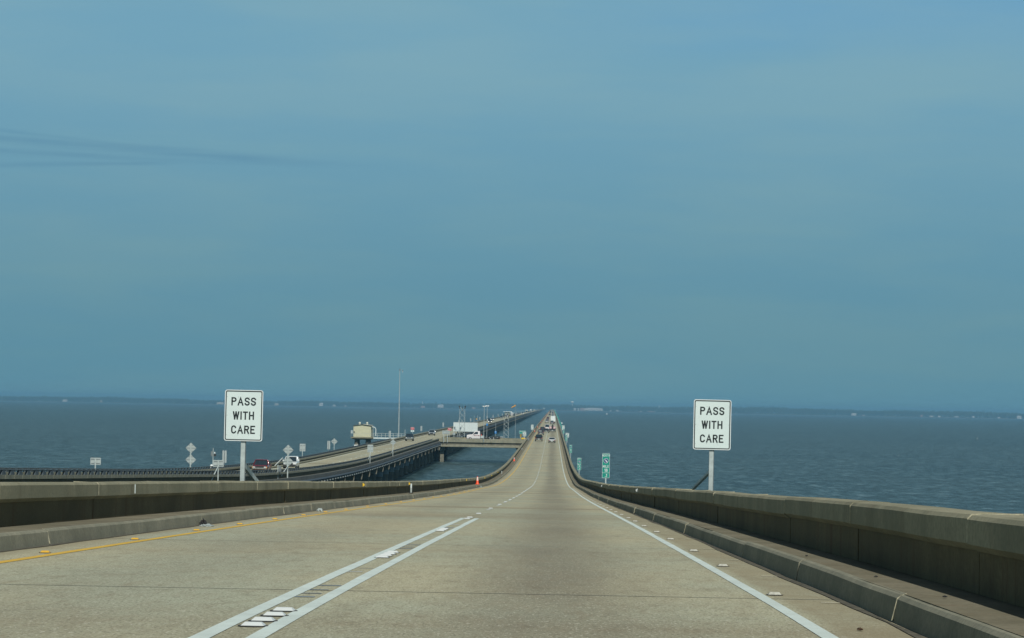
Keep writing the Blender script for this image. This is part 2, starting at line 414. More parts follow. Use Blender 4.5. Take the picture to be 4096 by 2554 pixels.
while x < 4200:
    for row in range(4):
        xx = x + rr.uniform(-4, 4); yy = shore_y(xx) + 45 + row * 45 + rr.uniform(-15, 15)
        h = hprof(xx) * rr.uniform(0.80, 1.04) * (0.72 + 0.09 * row) + (rr.uniform(2, 6) if rr.random() < 0.05 and row > 1 else 0)
        z0 = zw(xx, yy) + 1.5
        # tall narrow crown of jittered clumps reaching the ground scrub
        for k, (fz, fr) in enumerate(((0.18, 6.5), (0.45, 6.8), (0.70, 5.8), (0.90, 3.6))):
            if row and k == 0: continue
            rx, rz = fr * rr.uniform(0.7, 1.2), h * (0.17 if k < 3 else 0.11)
            cx, cy, cz = xx + rr.uniform(-2.5, 2.5), yy + rr.uniform(-3, 3), z0 + h * fz
            mb.add([(cx + p[0] * rx * rr.uniform(.75, 1.2), cy + p[1] * rx, cz + p[2] * rz * rr.uniform(.75, 1.15)) for p in ico], icf, FOLIAGE)
    x += 6.5
tag(mb.build('distant_wood', fix=False), 'hazy blue green wood along the whole far shore', 'wood', kind='stuff')

# shore buildings (pixel column, width px, height px, height of foot above waterline px, colour)
def shore_building(name, u, wpx, hpx, label, col, roof=None, posts=False, group=None, foot=2.0):
    Y = 12900.0; X = XU(u, 1640, Y); Wm, H = wpx * 1.24, hpx * 1.24
    z0 = zw(X, Y) + 0.4; Y = shore_y(X) + 6
    t = thing(name, label, 'building', (X, Y, z0), 0, group)
    wm = plain('wall_' + str(len(MATS)), col, 0.8, var=0.1, scale=0.2)
    b1 = MB(); H0 = foot
    b1.box(-Wm / 2, Wm / 2, 0, 10, H0, H0 + H * 0.72, wm); b1.build('wall', t)
    rf = MB(); rm = roof or wm
    rings = [[(-Wm / 2 - .5, yy, H0 + H * 0.72), (Wm / 2 + .5, yy, H0 + H * 0.72), (Wm * 0.36, yy, H0 + H), (-Wm * 0.36, yy, H0 + H)] for yy in (-0.6, 10.6)]
    rf.loft(rings, rm); rf.build('roof', t)
    k = max(2, int(Wm / 7))
    for i in range(k + 1):
        xx = -Wm / 2 + 0.5 + (Wm - 1) * i / k; pm = MB(); pm.box(xx - .25, xx + .25, 0.2, 0.7, -1.5, H0, wm); pm.build('stilt', t)
    k = max(2, int(Wm / 5))
    for i in range(k):
        xx = -Wm / 2 + Wm * (i + .5) / k; wn = MB(); wn.box(xx - .7, xx + .7, -0.04, 0.05, H0 + H * 0.25, H0 + H * 0.55, GLASS); wn.build('window', t)
    return t
WHT, PNK, GRY, TAN = (0.62, 0.62, 0.58), (0.46, 0.33, 0.28), (0.55, 0.57, 0.55), (0.55, 0.50, 0.38)
shore_building('shore_house', 246, 19, 8, 'pale long house on the far shore, farthest left one', WHT)
shore_building('shore_house', 393, 8, 7, 'small light house on the far shore second from the left edge', TAN)
shore_building('shore_house', 882, 28, 9, 'broad tan house on the far shore just left of the left traffic sign', TAN)
shore_building('shore_house', 1103, 16, 8, 'dim brownish house on the far shore just right of the left traffic sign', TAN)
shore_building('shore_house', 1278, 16, 12, 'white domed waterfront house on the far shore left of the tall mast', WHT, foot=3)
shore_building('shore_house', 1330, 11, 6, 'small white house close right of the white domed waterfront house', WHT)
shore_building('shore_house', 1375, 6, 5, 'tiny white hut on the far shore above the cream pump house', WHT)
shore_building('shore_house', 1688, 16, 8, 'pinkish house on the far shore left of the big white stilt house', PNK)
shore_building('waterfront_house', 1760, 24, 12, 'large bright white stilt house on the far shore right of the tall mast', WHT, foot=5)
shore_building('shore_house', 1893, 14, 6, 'faint pinkish house on the far shore right of the twin floodlight poles', PNK)
shore_building('marina_building', 2330, 17, 11, 'pinkish brick marina building left of the long white boat shed', PNK)
shore_building('boat_shed', 2375, 76, 10, 'long white boat shed on the far shore right of the bridge end', WHT, foot=4)
shore_building('marina_building', 2300, 10, 10, 'faint grey marina building nearest the bridge end', GRY)
shore_building('marina_building', 2314, 7, 9, 'faint grey marina building beside the pinkish brick one', GRY)
shore_building('shore_house', 2445, 6, 4, 'tiny grey hut just right of the long boat shed', GRY)
shore_building('shore_house', 2472, 10, 5, 'small pale house second right of the long boat shed', GRY)
shore_building('shore_house', 2566, 7, 3, 'tiny pale house midway between boat shed and right traffic sign', WHT)
shore_building('shore_house', 2608, 28, 3, 'low pinkish sea wall house left of the right traffic sign', PNK)
for u, wv, hv, lb in ((3418, 20, 9, 'white house on the far shore, first right of the right traffic sign'), (3457, 8, 4, 'tiny grey hut close right of the first white house at right'),
                      (3685, 8, 8, 'narrow pinkish house on the far right shore'), (3722, 14, 5, 'low white twin house on the far right shore'), (3752, 11, 5, 'low pale house beside the low white twin house'),
                      (3818, 16, 5, 'wide flat grey house on the far right shore'), (3880, 10, 7, 'faint grey house right of the wide flat one'), (3977, 10, 5, 'small pale house second from the right edge of the shore'),
                      (4054, 18, 11, 'tall white house nearest the right edge of the shore')):
    shore_building('shore_house', u, wv, hv, lb, PNK if 'pink' in lb else (WHT if 'white' in lb else GRY))
# water towers
def water_tower(u, v, wpx, label):
    Y = 13350.0; X, Z = P(u, v, Y); rw = wpx * Y / F / 2
    t = thing('water_tower', label, 'water tower', (X, Y, zw(X, Y)), 0)
    b1 = MB(); zt = Z - zw(X, Y); prof = [(0.05, -.62), (0.5, -.55), (0.85, -.3), (1, 0), (0.9, .3), (0.55, .52), (0.05, .6)]
    b1.loft([[(rw * a * math.cos(2*PI*i/16), rw * a * math.sin(2*PI*i/16), zt + rw * h) for i in range(16)] for a, h in prof], WHITEM, smooth=True); b1.build('tank', t)
    b2 = MB(); b2.cyl((0, 0, 0), (0, 0, zt - rw * .55), 2.2, 1.6, WHITEM); b2.build('stem', t)
water_tower(2289, 1610, 14, 'pale round water tower above the woods right of the bridge end')
water_tower(2636, 1624, 5, 'tiny white water tower left of the right traffic sign')
water_tower(1690, 1607, 4, 'tiny white water tower above the woods left of the stilt house')

# ---------------------------------------------------------------- roads
def surface(name, x0, x1, mat, label, a=-60, b=YEND):
    ys = yrange(a, b); k = max(1, int((x1 - x0) / 1.5)); sec = [(x0 + (x1 - x0) * i / k, 0) for i in range(k + 1)]
    mb = MB(); mb.sweep(sec, ys, mat, zd, closed=False)
    return mb.build(name, fix=False)
LC, RC = -6.22, 2.37                    # kerb faces, near road
road = tag(surface('road', LC, RC, ROAD, ''), 'aged concrete two lane road running down the near bridge', None, kind='structure')
road2 = tag(surface('road', -39.75, -31.15, ROAD_SB, ''), 'concrete road of the far bridge with oncoming traffic', None, kind='structure')
def stripe(name, x0, x1, ya, yb, mat, h=0.004, parent=road, wob=0.004, fade=None):
    mb = MB(); ys = yrange(ya, yb)
    rw = random.Random(int(ya * 7 + x0 * 100))
    js = [(rw.uniform(-wob, wob), rw.uniform(-wob, wob)) for _ in ys]
    rings = [[(x0 + j[0], y, zd(y) + h), (x1 + j[1], y, zd(y) + h)] for y, j in zip(ys, js)]
    vs = [p for r in rings for p in r]; fs = [(2*j, 2*j+1, 2*j+3, 2*j+2) for j in range(len(rings) - 1)]
    mb.add(vs, fs, mat); return mb.build(name, parent, fix=False)
def flat(name, x0, x1, y0, y1, mat, h=0.004, parent=road):
    mb = MB(); mb.add([(x0, y0, zd(y0) + h), (x1, y0, zd(y0) + h), (x1, y1, zd(y1) + h), (x0, y1, zd(y1) + h)], [(0, 1, 2, 3)], mat)
    return mb.build(name, parent, fix=False)
stripe('edge_line', 1.69, 1.795, -60, YEND, WHITE_LINE)
stripe('edge_line', -5.57, -5.44, -60, YEND, YELLOW_LINE)
stripe('centre_line', -2.085, -1.965, -60, 60.3, WHITE_LINE, wob=0.005)
stripe('centre_line', -1.765, -1.65, -60, 60.0, WHITE_LINE, wob=0.005)
stripe('centre_line', -1.94, -1.86, 700, 9000, WHITE_LINE)
for y in (21.2, 35.9, 60.3, 79.2, 97.0, 118.5, 140.0, 162.0, 184.0, 206.0, 228.0, 250.0):
    w_ = 0.034 if y < 50 else 0.04
    flat('expansion_joint', LC + .02, RC - .02, y, y + w_, JOINT, 0.002)
mb = MB(); y = 250 + 17.07
while y < 2600: mb.add([(LC + .02, y, zd(y) + .002), (RC - .02, y, zd(y) + .002), (RC - .02, y + .06, zd(y) + .002), (LC + .02, y + .06, zd(y) + .002)], [(0, 1, 2, 3)], JOINT); y += 17.07
mb.build('far_joints', road, fix=False)
GRIT_SHADE = plain('kerb_grit_shade', (0.075, 0.07, 0.05), 0.95, var=0.45, scale=9)  # dark shading at the kerb foot painted in together with the grit
stripe('kerb_grit_shade', 2.30, 2.369, -60, 300, GRIT_SHADE, 0.006, wob=0.028)
stripe('kerb_grit_shade', -6.219, -6.14, -60, 300, GRIT_SHADE, 0.006, wob=0.035)
# SB road lines
stripe('edge_line', -39.35, -39.2, 200, 6000, WHITE_LINE, parent=road2)
stripe('edge_line', -31.75, -31.6, 200, 6000, YELLOW_LINE, parent=road2)
mb = MB(); y = 250.0
while y < 2500:
    mb.add([(-35.6, y, zd(y) + .004), (-35.35, y, zd(y) + .004), (-35.35, y + 3, zd(y + 3) + .004), (-35.6, y + 3, zd(y + 3) + .004)], [(0, 1, 2, 3)], WHITE_LINE); y += 12.2
mb.build('lane_dashes', road2, fix=False)

# ---------------------------------------------------------------- near bridge
rn = random.Random(11)
_off = {}
def span_dx(seed, amp):
    def f(y):
        k = (seed, int((y + 60) // 21.3))
        if k not in _off: _off[k] = random.Random(hash(k) & 0xffff).uniform(-amp, amp)
        return _off[k]
    return f
def wav(seed, amp):
    a = random.Random(seed); ph = [a.uniform(0, 6) for _ in range(4)]
    def f(y):
        if y > 420: return 0
        return amp * (math.sin(y * 0.9 + ph[0]) * .4 + math.sin(y * 0.31 + ph[1]) + .5 * math.sin(y * 2.1 + ph[2]) + .3 * math.sin(y * 4.3 + ph[3]))
    return f
def seg_ys(a, b):                                   # spans separated by small gaps
    out = []; y = a
    while y < min(b, 460): out.append(yrange(y + .012, min(y + 7.1, b) - .012)); y += 7.1
    out.append(yrange(y, b)); return out
def parapet(side, label):
    sg = -1 if side == 'L' else 1
    kx = LC if side == 'L' else RC
    wdt = 0.73 if side == 'L' else 0.60
    t = thing('concrete_parapet', label, 'parapet wall', (0, 0, 0), 0, 'parapets of the near bridge')
    X = lambda d: kx + sg * d
    cur = MB(); led = MB(); wal = MB(); top = MB(); seal = MB()
    for i, ys in enumerate(seg_ys(-60, YEND)):
        j = random.Random(i * 3 + (5 if side == 'L' else 0)); o = j.uniform(-.012, .012)
        oz = j.uniform(-.008, .008)
        if ys[0] > 450: o = oz = 0
        dz = lambda y, oz=oz: oz + wz(y)
        wz = wav(1 if side == 'L' else 2, 0.0035)
        # kerb: slightly battered face with a rounded nose
        cur.sweep([(X(0 + o), -.05), (X(.035 + o), .165), (X(.06 + o), .19), (X(.10 + o), .20), (X(.12 + o), -.05)], ys, CONC_CURB, zd, dz=dz)
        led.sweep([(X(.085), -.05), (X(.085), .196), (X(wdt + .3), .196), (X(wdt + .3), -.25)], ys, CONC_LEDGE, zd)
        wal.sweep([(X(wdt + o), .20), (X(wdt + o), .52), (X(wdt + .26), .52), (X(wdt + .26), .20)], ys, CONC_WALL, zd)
        wx = wav(5 if side == 'L' else 6, 0.003)
        top.sweep([(X(wdt - .01 + o), .505), (X(wdt - .085 + o), .555), (X(wdt - .085 + o), .725), (X(wdt - .055 + o), .755), (X(wdt + .02 + o), .765), (X(wdt + .30 + o), .76), (X(wdt + .30 + o), .505)], ys, CONC, zd, dx=wx, dz=dz)
        if ys[0] < 260 and ys[0] > 8:
            y = ys[0] - .012
            seal.sweep([(X(wdt - .088), .56), (X(wdt - .088), .727), (X(wdt - .057), .758), (X(wdt + .30), .766), (X(wdt + .30), .55)], [y - .014, y + .014], MORTAR, zd)
            if i % 2: seal.sweep([(X(-.004), 0.01), (X(.033), .166), (X(.10), .202), (X(.12), .1)], [y - .012, y + .012], MORTAR, zd)
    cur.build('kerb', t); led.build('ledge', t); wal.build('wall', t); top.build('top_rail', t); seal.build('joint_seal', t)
    return t
parapet('L', 'concrete parapet with kerb along the left side of the near road')
parapet('R', 'concrete parapet with kerb along the right side of the near road')

def ysub(a, b): return yrange(a, b)
bridge = thing('causeway_bridge', 'near concrete causeway bridge carrying the road the camera is on', 'bridge')
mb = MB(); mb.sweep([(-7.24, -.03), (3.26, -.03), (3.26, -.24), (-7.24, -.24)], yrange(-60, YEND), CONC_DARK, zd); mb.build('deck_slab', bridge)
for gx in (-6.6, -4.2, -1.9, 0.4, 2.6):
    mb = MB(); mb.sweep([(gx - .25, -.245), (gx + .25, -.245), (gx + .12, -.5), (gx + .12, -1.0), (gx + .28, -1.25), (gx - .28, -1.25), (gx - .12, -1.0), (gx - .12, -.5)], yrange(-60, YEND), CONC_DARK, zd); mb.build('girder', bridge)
def bent_meshes(x0, x1, y, cap, pil):
    z = zd(y)
    cap.box(x0, x1, y - .5, y + .5, z - 2.25, z - 1.26, CONC_SEA, bev=.04)
    for px in (x0 + 1.9, x1 - 1.9):
        pil.cyl((px, y, z - 2.25), (px, y, zw(px, y) - 3), .69, .69, CONC_SEA, 14)
y = 394 - 17.07 * 23; k = 0
far_c, far_p = MB(), MB()
while y < 6000:
    if 20 < y < 640:
        c1, p1 = MB(), MB(); bent_meshes(-7.3, 3.3, y, c1, p1); c1.build('pile_cap', bridge); p1.build('pile_pair', bridge)
    elif y >= 640: bent_meshes(-7.3, 3.3, y, far_c, far_p)
    y += 17.07
tag(far_c.build('far_caps', bridge), kind='stuff'); tag(far_p.build('far_piles', bridge), kind='stuff')

# ---------------------------------------------------------------- far bridge
bridge2 = thing('causeway_bridge', 'far concrete causeway bridge on the left carrying oncoming traffic', 'bridge')
BY0 = 60.0
def fsec(t_, s): return t_
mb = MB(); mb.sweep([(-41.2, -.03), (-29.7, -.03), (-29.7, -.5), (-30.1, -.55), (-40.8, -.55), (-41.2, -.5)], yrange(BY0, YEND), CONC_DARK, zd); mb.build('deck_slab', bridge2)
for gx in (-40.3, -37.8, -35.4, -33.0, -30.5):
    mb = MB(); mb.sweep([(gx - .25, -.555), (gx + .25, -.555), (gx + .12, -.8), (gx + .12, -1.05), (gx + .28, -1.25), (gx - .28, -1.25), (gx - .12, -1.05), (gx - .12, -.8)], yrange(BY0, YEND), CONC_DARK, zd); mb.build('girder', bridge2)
y = 394 - 17.07 * 18; k = 0
JACK = plain('pile_jacket', (0.22, 0.27, 0.28), 0.8, var=0.2)
far_c, far_p = MB(), MB()
while y < YEND - 50:
    if 180 < y < 1950:
        cap = MB(); z = zd(y); cap.box(-41.0, -29.9, y - .5, y + .5, z - 2.3, z - 1.26, CONC_SEA, bev=.04); co_ = cap.build('pile_cap', bridge2)
        if y < 900:
            for px in (-39.0, -31.9):
                pl = MB(); pl.cyl((px, y, z - 2.3), (px, y, zw(px, y) - 3), .69, .69, CONC_SEA, 14); po = pl.build('pile', bridge2)
            if 478 < y < 595:
                jk = MB(); jk.cyl((-31.9, y, -13.7), (-31.9, y, -12.4), .80, .80, JACK, 14); jk.build('pile_jacket', po)
        else:
            for px in (-39.0, -31.9): far_p.cyl((px, y, z - 2.3), (px, y, zw(px, y) - 3), .69, .69, CONC_SEA, 8)
    elif y >= 1950 and y < 7000:
        z = zd(y); far_c.box(-41.0, -29.9, y - .5, y + .5, z - 2.3, z - 1.26, CONC_SEA)
        for px in (-39.0, -31.9): far_p.cyl((px, y, z - 2.3), (px, y, zw(px, y) - 3), .69, .69, CONC_SEA, 6)
    y += 17.07
tag(far_c.build('far_caps', bridge2), kind='stuff'); tag(far_p.build('far_piles', bridge2), kind='stuff')
XG0, XG1 = 690.0, 713.0                       # the crossover opening
def parapet2(side, label):
    sg = 1 if side == 'R' else -1; kx = -31.15 if side == 'R' else -39.75
    t = thing('concrete_parapet', label, 'parapet wall', (0, 0, 0), 0, 'parapets of the far bridge')
    X = lambda d: kx + sg * d
    ranges = [(BY0, XG0), (XG1, YEND)] if side == 'R' else [(BY0, YEND)]
    cur, wal, top = MB(), MB(), MB()
    for a, b_ in ranges:
        # kerb beam on short blocks with drain openings, then rail beam on a recessed wall
        ysn = yrange(a, b_)
        cur.sweep([(X(0), .10), (X(0), .24), (X(.40), .24), (X(.40), .10)], ysn, CONC_TOP, zd)
        y = a
        while y < min(b_, 1200):
            cur.box(min(X(.01), X(.35)), max(X(.01), X(.35)), y, y + 1.25, zd(y) - .03, zd(y) + .10, CONC); y += 2.3
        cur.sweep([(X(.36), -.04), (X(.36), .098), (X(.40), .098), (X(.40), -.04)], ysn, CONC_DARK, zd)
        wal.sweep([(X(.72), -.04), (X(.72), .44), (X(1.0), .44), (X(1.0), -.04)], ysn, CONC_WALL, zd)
        y = a
        while y < min(b_, 650):
            y2 = min(y + 2.3, b_); top.sweep([(X(.64), .44), (X(.64), .66), (X(1.12), .66), (X(1.12), .44)], [y, y2 - .05], CONC_TOP, zd); y = y2
        if y < b_:
            top.sweep([(X(.64), .44), (X(.64), .70), (X(1.12), .70), (X(1.12), .44)], yrange(y, b_), CONC_TOP, zd)
            # beyond the hump the wall carries closely spaced pilasters
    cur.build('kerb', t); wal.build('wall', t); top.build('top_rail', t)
    return t
parapet2('R', 'concrete parapet on the inner side of the far bridge facing the water gap')
parapet2('L', 'concrete parapet on the outer side of the far bridge')
def steel_rail(side, label):
    x = -30.25 if side == 'R' else -40.65
    t = thing('bridge_railing', label, 'railing', (0, 0, 0), 0, 'steel railings on the far bridge')
    mb = MB(); ys = yrange(110, 660)
    mb.sweep([(x + .07 * math.cos(a), .95 + .045 * math.sin(a)) for a in [i * PI / 4 for i in range(8)]], ys, RAIL_S, zd); mb.build('rail', t)
    pm = MB()
    rings = [[(-.08, -.62, 0), (.08, -.62, 0), (.08, .62, 0), (-.08, .62, 0)], [(-.06, -.30, .26), (.06, -.30, .26), (.06, .30, .26), (-.06, .30, .26)]]
    pm.loft(rings, RAIL_S)
    first = None; rest = MB(); cnt = 0; y = 120.0
    while y < 655:
        z = zd(y) + .66
        if cnt < 100:
            if first is None: o = pm.build('post', t); first = o
            else:
                o = first.copy(); COL.objects.link(o); o.parent = t
            o.location = (x, y, z)
        else:
            rest.loft([[(p[0] + x, p[1] + y, p[2] + z) for p in r] for r in rings], RAIL_S)
        cnt += 1; y += 2.3
    tag(rest.build('far_posts', t), kind='stuff')
steel_rail('R', 'grey steel railing on the inner parapet of the far bridge')
steel_rail('L', 'grey steel railing on the outer parapet of the far bridge')
# service pipe with hangers on the inner face
t = thing('service_pipe', 'blue grey service pipe on brackets under the inner edge of the far bridge', 'pipe')
for a, b_ in ((290, 684), (718, YEND)):
    mb = MB(); mb.sweep([(-29.35 + .24 * math.cos(q), -.62 + .17 * math.sin(q)) for q in [i * PI / 4 for i in range(8)]], yrange(a, b_), PIPE_M, zd); mb.build('pipe', t)
hb = MB(); hb.box(.06, .16, -.35, .35, -.32, -.17, SIGN_BACK); hb.box(-.10, .06, -.05, .05, -.30, -.18, GALV)
first = None; y = 292.0
while y < 684:
    if first is None: o = hb.build('bracket', t); first = o
    else: o = first.copy(); COL.objects.link(o); o.parent = t
    o.location = (-29.25, y, zd(y) - .65); y += 4.2

# ---------------------------------------------------------------- crossover
cx = thing('crossover_bridge', 'short crossover bridge joining the two causeways on concrete girders', 'bridge')
zc = zd(700)
mb = MB(); mb.box(-29.69, -7.26, XG0, XG1, zc - .25, zc - .005, CONC_DARK); mb.build('deck_slab', cx)
for i, gy in enumerate((XG0 + .45, XG0 + 5.5, XG0 + 11, XG0 + 16.5, XG1 - .45)):
    mb = MB(); mb.box(-29.6, -7.3, gy - .25, gy + .25, zc - 1.02, zc - .252, CONC_SEA); mb.box(-29.6, -7.3, gy - (.75 if i == 0 else .38), gy + .38, zc - 1.5, zc - 1.02, CONC_TOP, bev=.05); mb.build('girder', cx)
for gy, nm in ((XG0 - .15, 'parapet'), (XG1 - .15, 'parapet')):
    mb = MB()
    x = -30.2
    while x < -7.3:
        x2 = min(x + 4.6, -7.27); mb.box(x, x2 - .03, gy, gy + .3, zc - .25, zc + .75, CONC_TOP if gy < 700 else CONC, bev=.02); x = x2
    mb.build(nm, cx)
mb = MB(); mb.box(-30.4, -28.4, 691, 711, zc - 2.5, zc - 1.51, CONC_SEA, bev=.05); mb.build('pile_cap', cx)
for py in (692.0, 701.0, 710.0):
    mb = MB(); mb.box(-29.8, -28.8, py - .5, py + .5, -18.5, zc - 2.51, CONC_SEA, bev=.06); mb.build('column', cx)
mb = MB(); mb.box(-9.6, -7.0, 691, 711, zc - 1.9, zc - 1.51, CONC_DARK); mb.build('bearing_beam', cx)

# ---------------------------------------------------------------- text helper
_tc = {}
def arc(cx_, cy_, rx, ry, a0, a1, n_=9): return [(cx_ + rx * math.cos(math.radians(a0 + (a1 - a0) * i / n_)), cy_ + ry * math.sin(math.radians(a0 + (a1 - a0) * i / n_))) for i in range(n_ + 1)]
# letter strokes on a box one high; each entry: width, list of centre lines
GL = {
 'A': (.66, [[(.0, 0), (.33, 1), (.66, 0)], [(.13, .33), (.53, .33)]]),
 'C': (.58, [arc(.29, .70, .29, .30, 20, 180) + arc(.29, .30, .29, .30, 180, 340)]),
 'D': (.58, [[(0, 0), (0, 1), (.26, 1)] + arc(.28, .70, .30, .30, 90, 0) + arc(.28, .30, .30, .30, 0, -90) + [(.26, 0), (0, 0)]]),
 'E': (.52, [[(.52, 1), (0, 1), (0, 0), (.52, 0)], [(0, .52), (.40, .52)]]),
 'F': (.52, [[(.52, 1), (0, 1), (0, 0)], [(0, .52), (.40, .52)]]),
 'G': (.60, [arc(.30, .70, .30, .30, 25, 180) + arc(.30, .30, .30, .30, 180, 360) + [(.60, .46), (.34, .46)]]),
 'H': (.58, [[(0, 0), (0, 1)], [(.58, 0), (.58, 1)], [(0, .52), (.58, .52)]]),
 'I': (.0, [[(0, 0), (0, 1)]]),
 'K': (.58, [[(0, 0), (0, 1)], [(.55, 1), (0, .38)], [(.20, .62), (.58, 0)]]),
 'L': (.50, [[(0, 1), (0, 0), (.50, 0)]]),
 'M': (.70, [[(0, 0), (0, 1)], [(0, 1), (.35, .25)], [(.35, .25), (.70, 1)], [(.70, 1), (.70, 0)]]),
 'N': (.60, [[(0, 0), (0, 1)], [(0, 1), (.60, 0)], [(.60, 0), (.60, 1)]]),
 'O': (.60, [arc(.30, .70, .30, .30, 0, 180) + arc(.30, .30, .30, .30, 180, 360) + [(.60, .70)]]),
 'P': (.55, [[(0, 0), (0, 1), (.30, 1)] + arc(.30, .755, .25, .245, 90, -90) + [(.30, .51), (0, .51)]]),
 'R': (.56, [[(0, 0), (0, 1), (.30, 1)] + arc(.30, .755, .25, .245, 90, -90) + [(.30, .51), (0, .51)], [(.30, .51), (.56, 0)]]),
 'S': (.56, [arc(.28, .76, .28, .24, 15, 180) + arc(.28, .76, .28, .24, 180, 235, 4) + [(.40, .46)] + arc(.28, .25, .28, .25, 50, -165)]),
 'T': (.56, [[(0, 1), (.56, 1)], [(.28, 1), (.28, 0)]]),
 'U': (.58, [[(0, 1), (0, .3)] + arc(.29, .29, .29, .29, 180, 360) + [(.58, 1)]]),
 'W': (.80, [[(0, 1), (.20, 0)], [(.20, 0), (.40, 1)], [(.40, 1), (.60, 0)], [(.60, 0), (.80, 1)]]),
 'V': (.62, [[(0, 1), (.31, 0), (.62, 1)]]),
 'X': (.60, [[(0, 0), (.60, 1)], [(0, 1), (.60, 0)]]),
 'Y': (.62, [[(0, 1), (.31, .48), (.62, 1)], [(.31, .48), (.31, 0)]]),
 '0': (.54, [arc(.27, .70, .27, .30, 0, 180) + arc(.27, .30, .27, .30, 180, 360) + [(.54, .70)]]),
 '1': (.18, [[(0, .82), (.18, 1), (.18, 0)]]),
 '2': (.54, [arc(.27, .73, .27, .27, 170, -25) + [(0, 0), (.54, 0)]]),
 '3': (.54, [[(.02, 1), (.52, 1), (.24, .60)] + arc(.26, .30, .28, .30, 90, -150)]),
 '4': (.58, [[(.44, 0), (.44, 1), (0, .27), (.58, .27)]]),
 '5': (.54, [[(.50, 1), (.06, 1), (.03, .55)] + arc(.26, .32, .28, .32, 120, -150)]),
 '6': (.54, [arc(.28, .70, .27, .30, 30, 180) + [(.0, .30)] + arc(.27, .30, .27, .30, 180, 540, 16)]),
 '7': (.54, [[(0, 1), (.54, 1), (.20, 0)]]), '8': (.54, [arc(.27, .76, .24, .24, -90, 270, 14), arc(.27, .27, .27, .27, 90, 450, 14)]),
 '9': (.54, [arc(.27, .70, .27, .30, 0, 360, 16) + [(.54, .30)] + arc(.26, .30, .28, .30, 0, -150)]),
 '.': (.0, [[(0, 0), (0, .14)]]), ' ': (.3, [])}
def text_mesh(txt, size, mat, name='lettering', sx=1.0, bold=0.0, spacing=1.0):
    k = (txt, size, mat.name, sx, bold, spacing)
    if k in _tc: return _tc[k]
    cap = size * .715; tw = cap * (.10 + 2.5 * bold); gap = .30 * spacing; wsum = sum(GL[ch][0] * sx * 1.15 + gap for ch in txt) - gap
    x = -wsum * cap / 2; vs, fs = [], []; lvl = 0
    for ch in txt:
        wd, strokes = GL[ch]
        for st in strokes:
            pts = [Vector((x + p[0] * cap * sx * 1.15, (p[1] - .5) * (cap - tw), 0)) for p in st]
            pts = [p for i, p in enumerate(pts) if i == 0 or (p - pts[i - 1]).length > 1e-5]
            lvl = (lvl + 1) % 3; yy = -.0006 * lvl; base = len(vs); n_ = len(pts); h = tw / 2
            for i, p in enumerate(pts):
                d0 = (pts[i] - pts[i - 1]).normalized() if i else (pts[1] - pts[0]).normalized()
                d1 = (pts[i + 1] - pts[i]).normalized() if i < n_ - 1 else d0
                ext = (-d0 * h) if i == 0 else (d1 * h if i == n_ - 1 else Vector())
                n0 = Vector((-d0.y, d0.x, 0)); n1 = Vector((-d1.y, d1.x, 0)); m_ = (n0 + n1)
                m_ = m_.normalized() if m_.length > 1e-4 else n0
                L = h / max(.42, m_.dot(n0))
                a, b_ = p + m_ * L + ext, p - m_ * L + ext
                vs += [(a.x, yy, a.y), (b_.x, yy, b_.y)]
            for i in range(n_ - 1): fs.append((base + 2*i, base + 2*i + 1, base + 2*i + 3, base + 2*i + 2))
        x += (wd * sx * 1.15 + gap) * cap
    me = bpy.data.meshes.new(name); me.from_pydata(vs, [], fs); me.materials.append(mat); me.update()
    _tc[k] = me
    return me
def text(txt, size, mat, parent, loc, name='lettering', rz=0, **kw):
    o = bpy.data.objects.new(name, text_mesh(txt, size, mat, name, **kw)); COL.objects.link(o); o.parent = parent; o.location = loc
    if rz: o.rotation_euler = (0, 0, rz)
    return o
def rrect(w_, h_, r_, n_=5):
    pts = []
    for cx_, cy_, a0 in ((w_/2 - r_, h_/2 - r_, 0), (-w_/2 + r_, h_/2 - r_, PI/2), (-w_/2 + r_, -h_/2 + r_, PI), (w_/2 - r_, -h_/2 + r_, 1.5*PI)):
        for i in range(n_ + 1):
            a = a0 + PI / 2 * i / n_; pts.append((cx_ + r_ * math.cos(a), cy_ + r_ * math.sin(a)))
    return pts
def plate(mb, w_, h_, r_, y0, y1, mat, zc_=0, xc=0):
    ps = rrect(w_, h_, r_); mb.loft([[(x + xc, y, z + zc_) for x, z in ps] for y in (y0, y1)], mat)
def frame(mb, w_, h_, r_, th_, y0, y1, mat, zc_=0):
    a = rrect(w_, h_, r_); b_ = rrect(w_ - 2 * th_, h_ - 2 * th_, max(.005, r_ - th_)); n_ = len(a); vs = []; fs = []
    for y in (y0, y1):
        vs += [(x, y, z + zc_) for x, z in a] + [(x, y, z + zc_) for x, z in b_]
    for i in range(n_):
        j = (i + 1) % n_
        fs += [(i, j, n_ + j, n_ + i), (2*n_ + i, 3*n_ + i, 3*n_ + j, 2*n_ + j), (i, 2*n_ + i, 2*n_ + j, j), (n_ + i, n_ + j, 3*n_ + j, 3*n_ + i)]
    mb.add(vs, fs, mat)

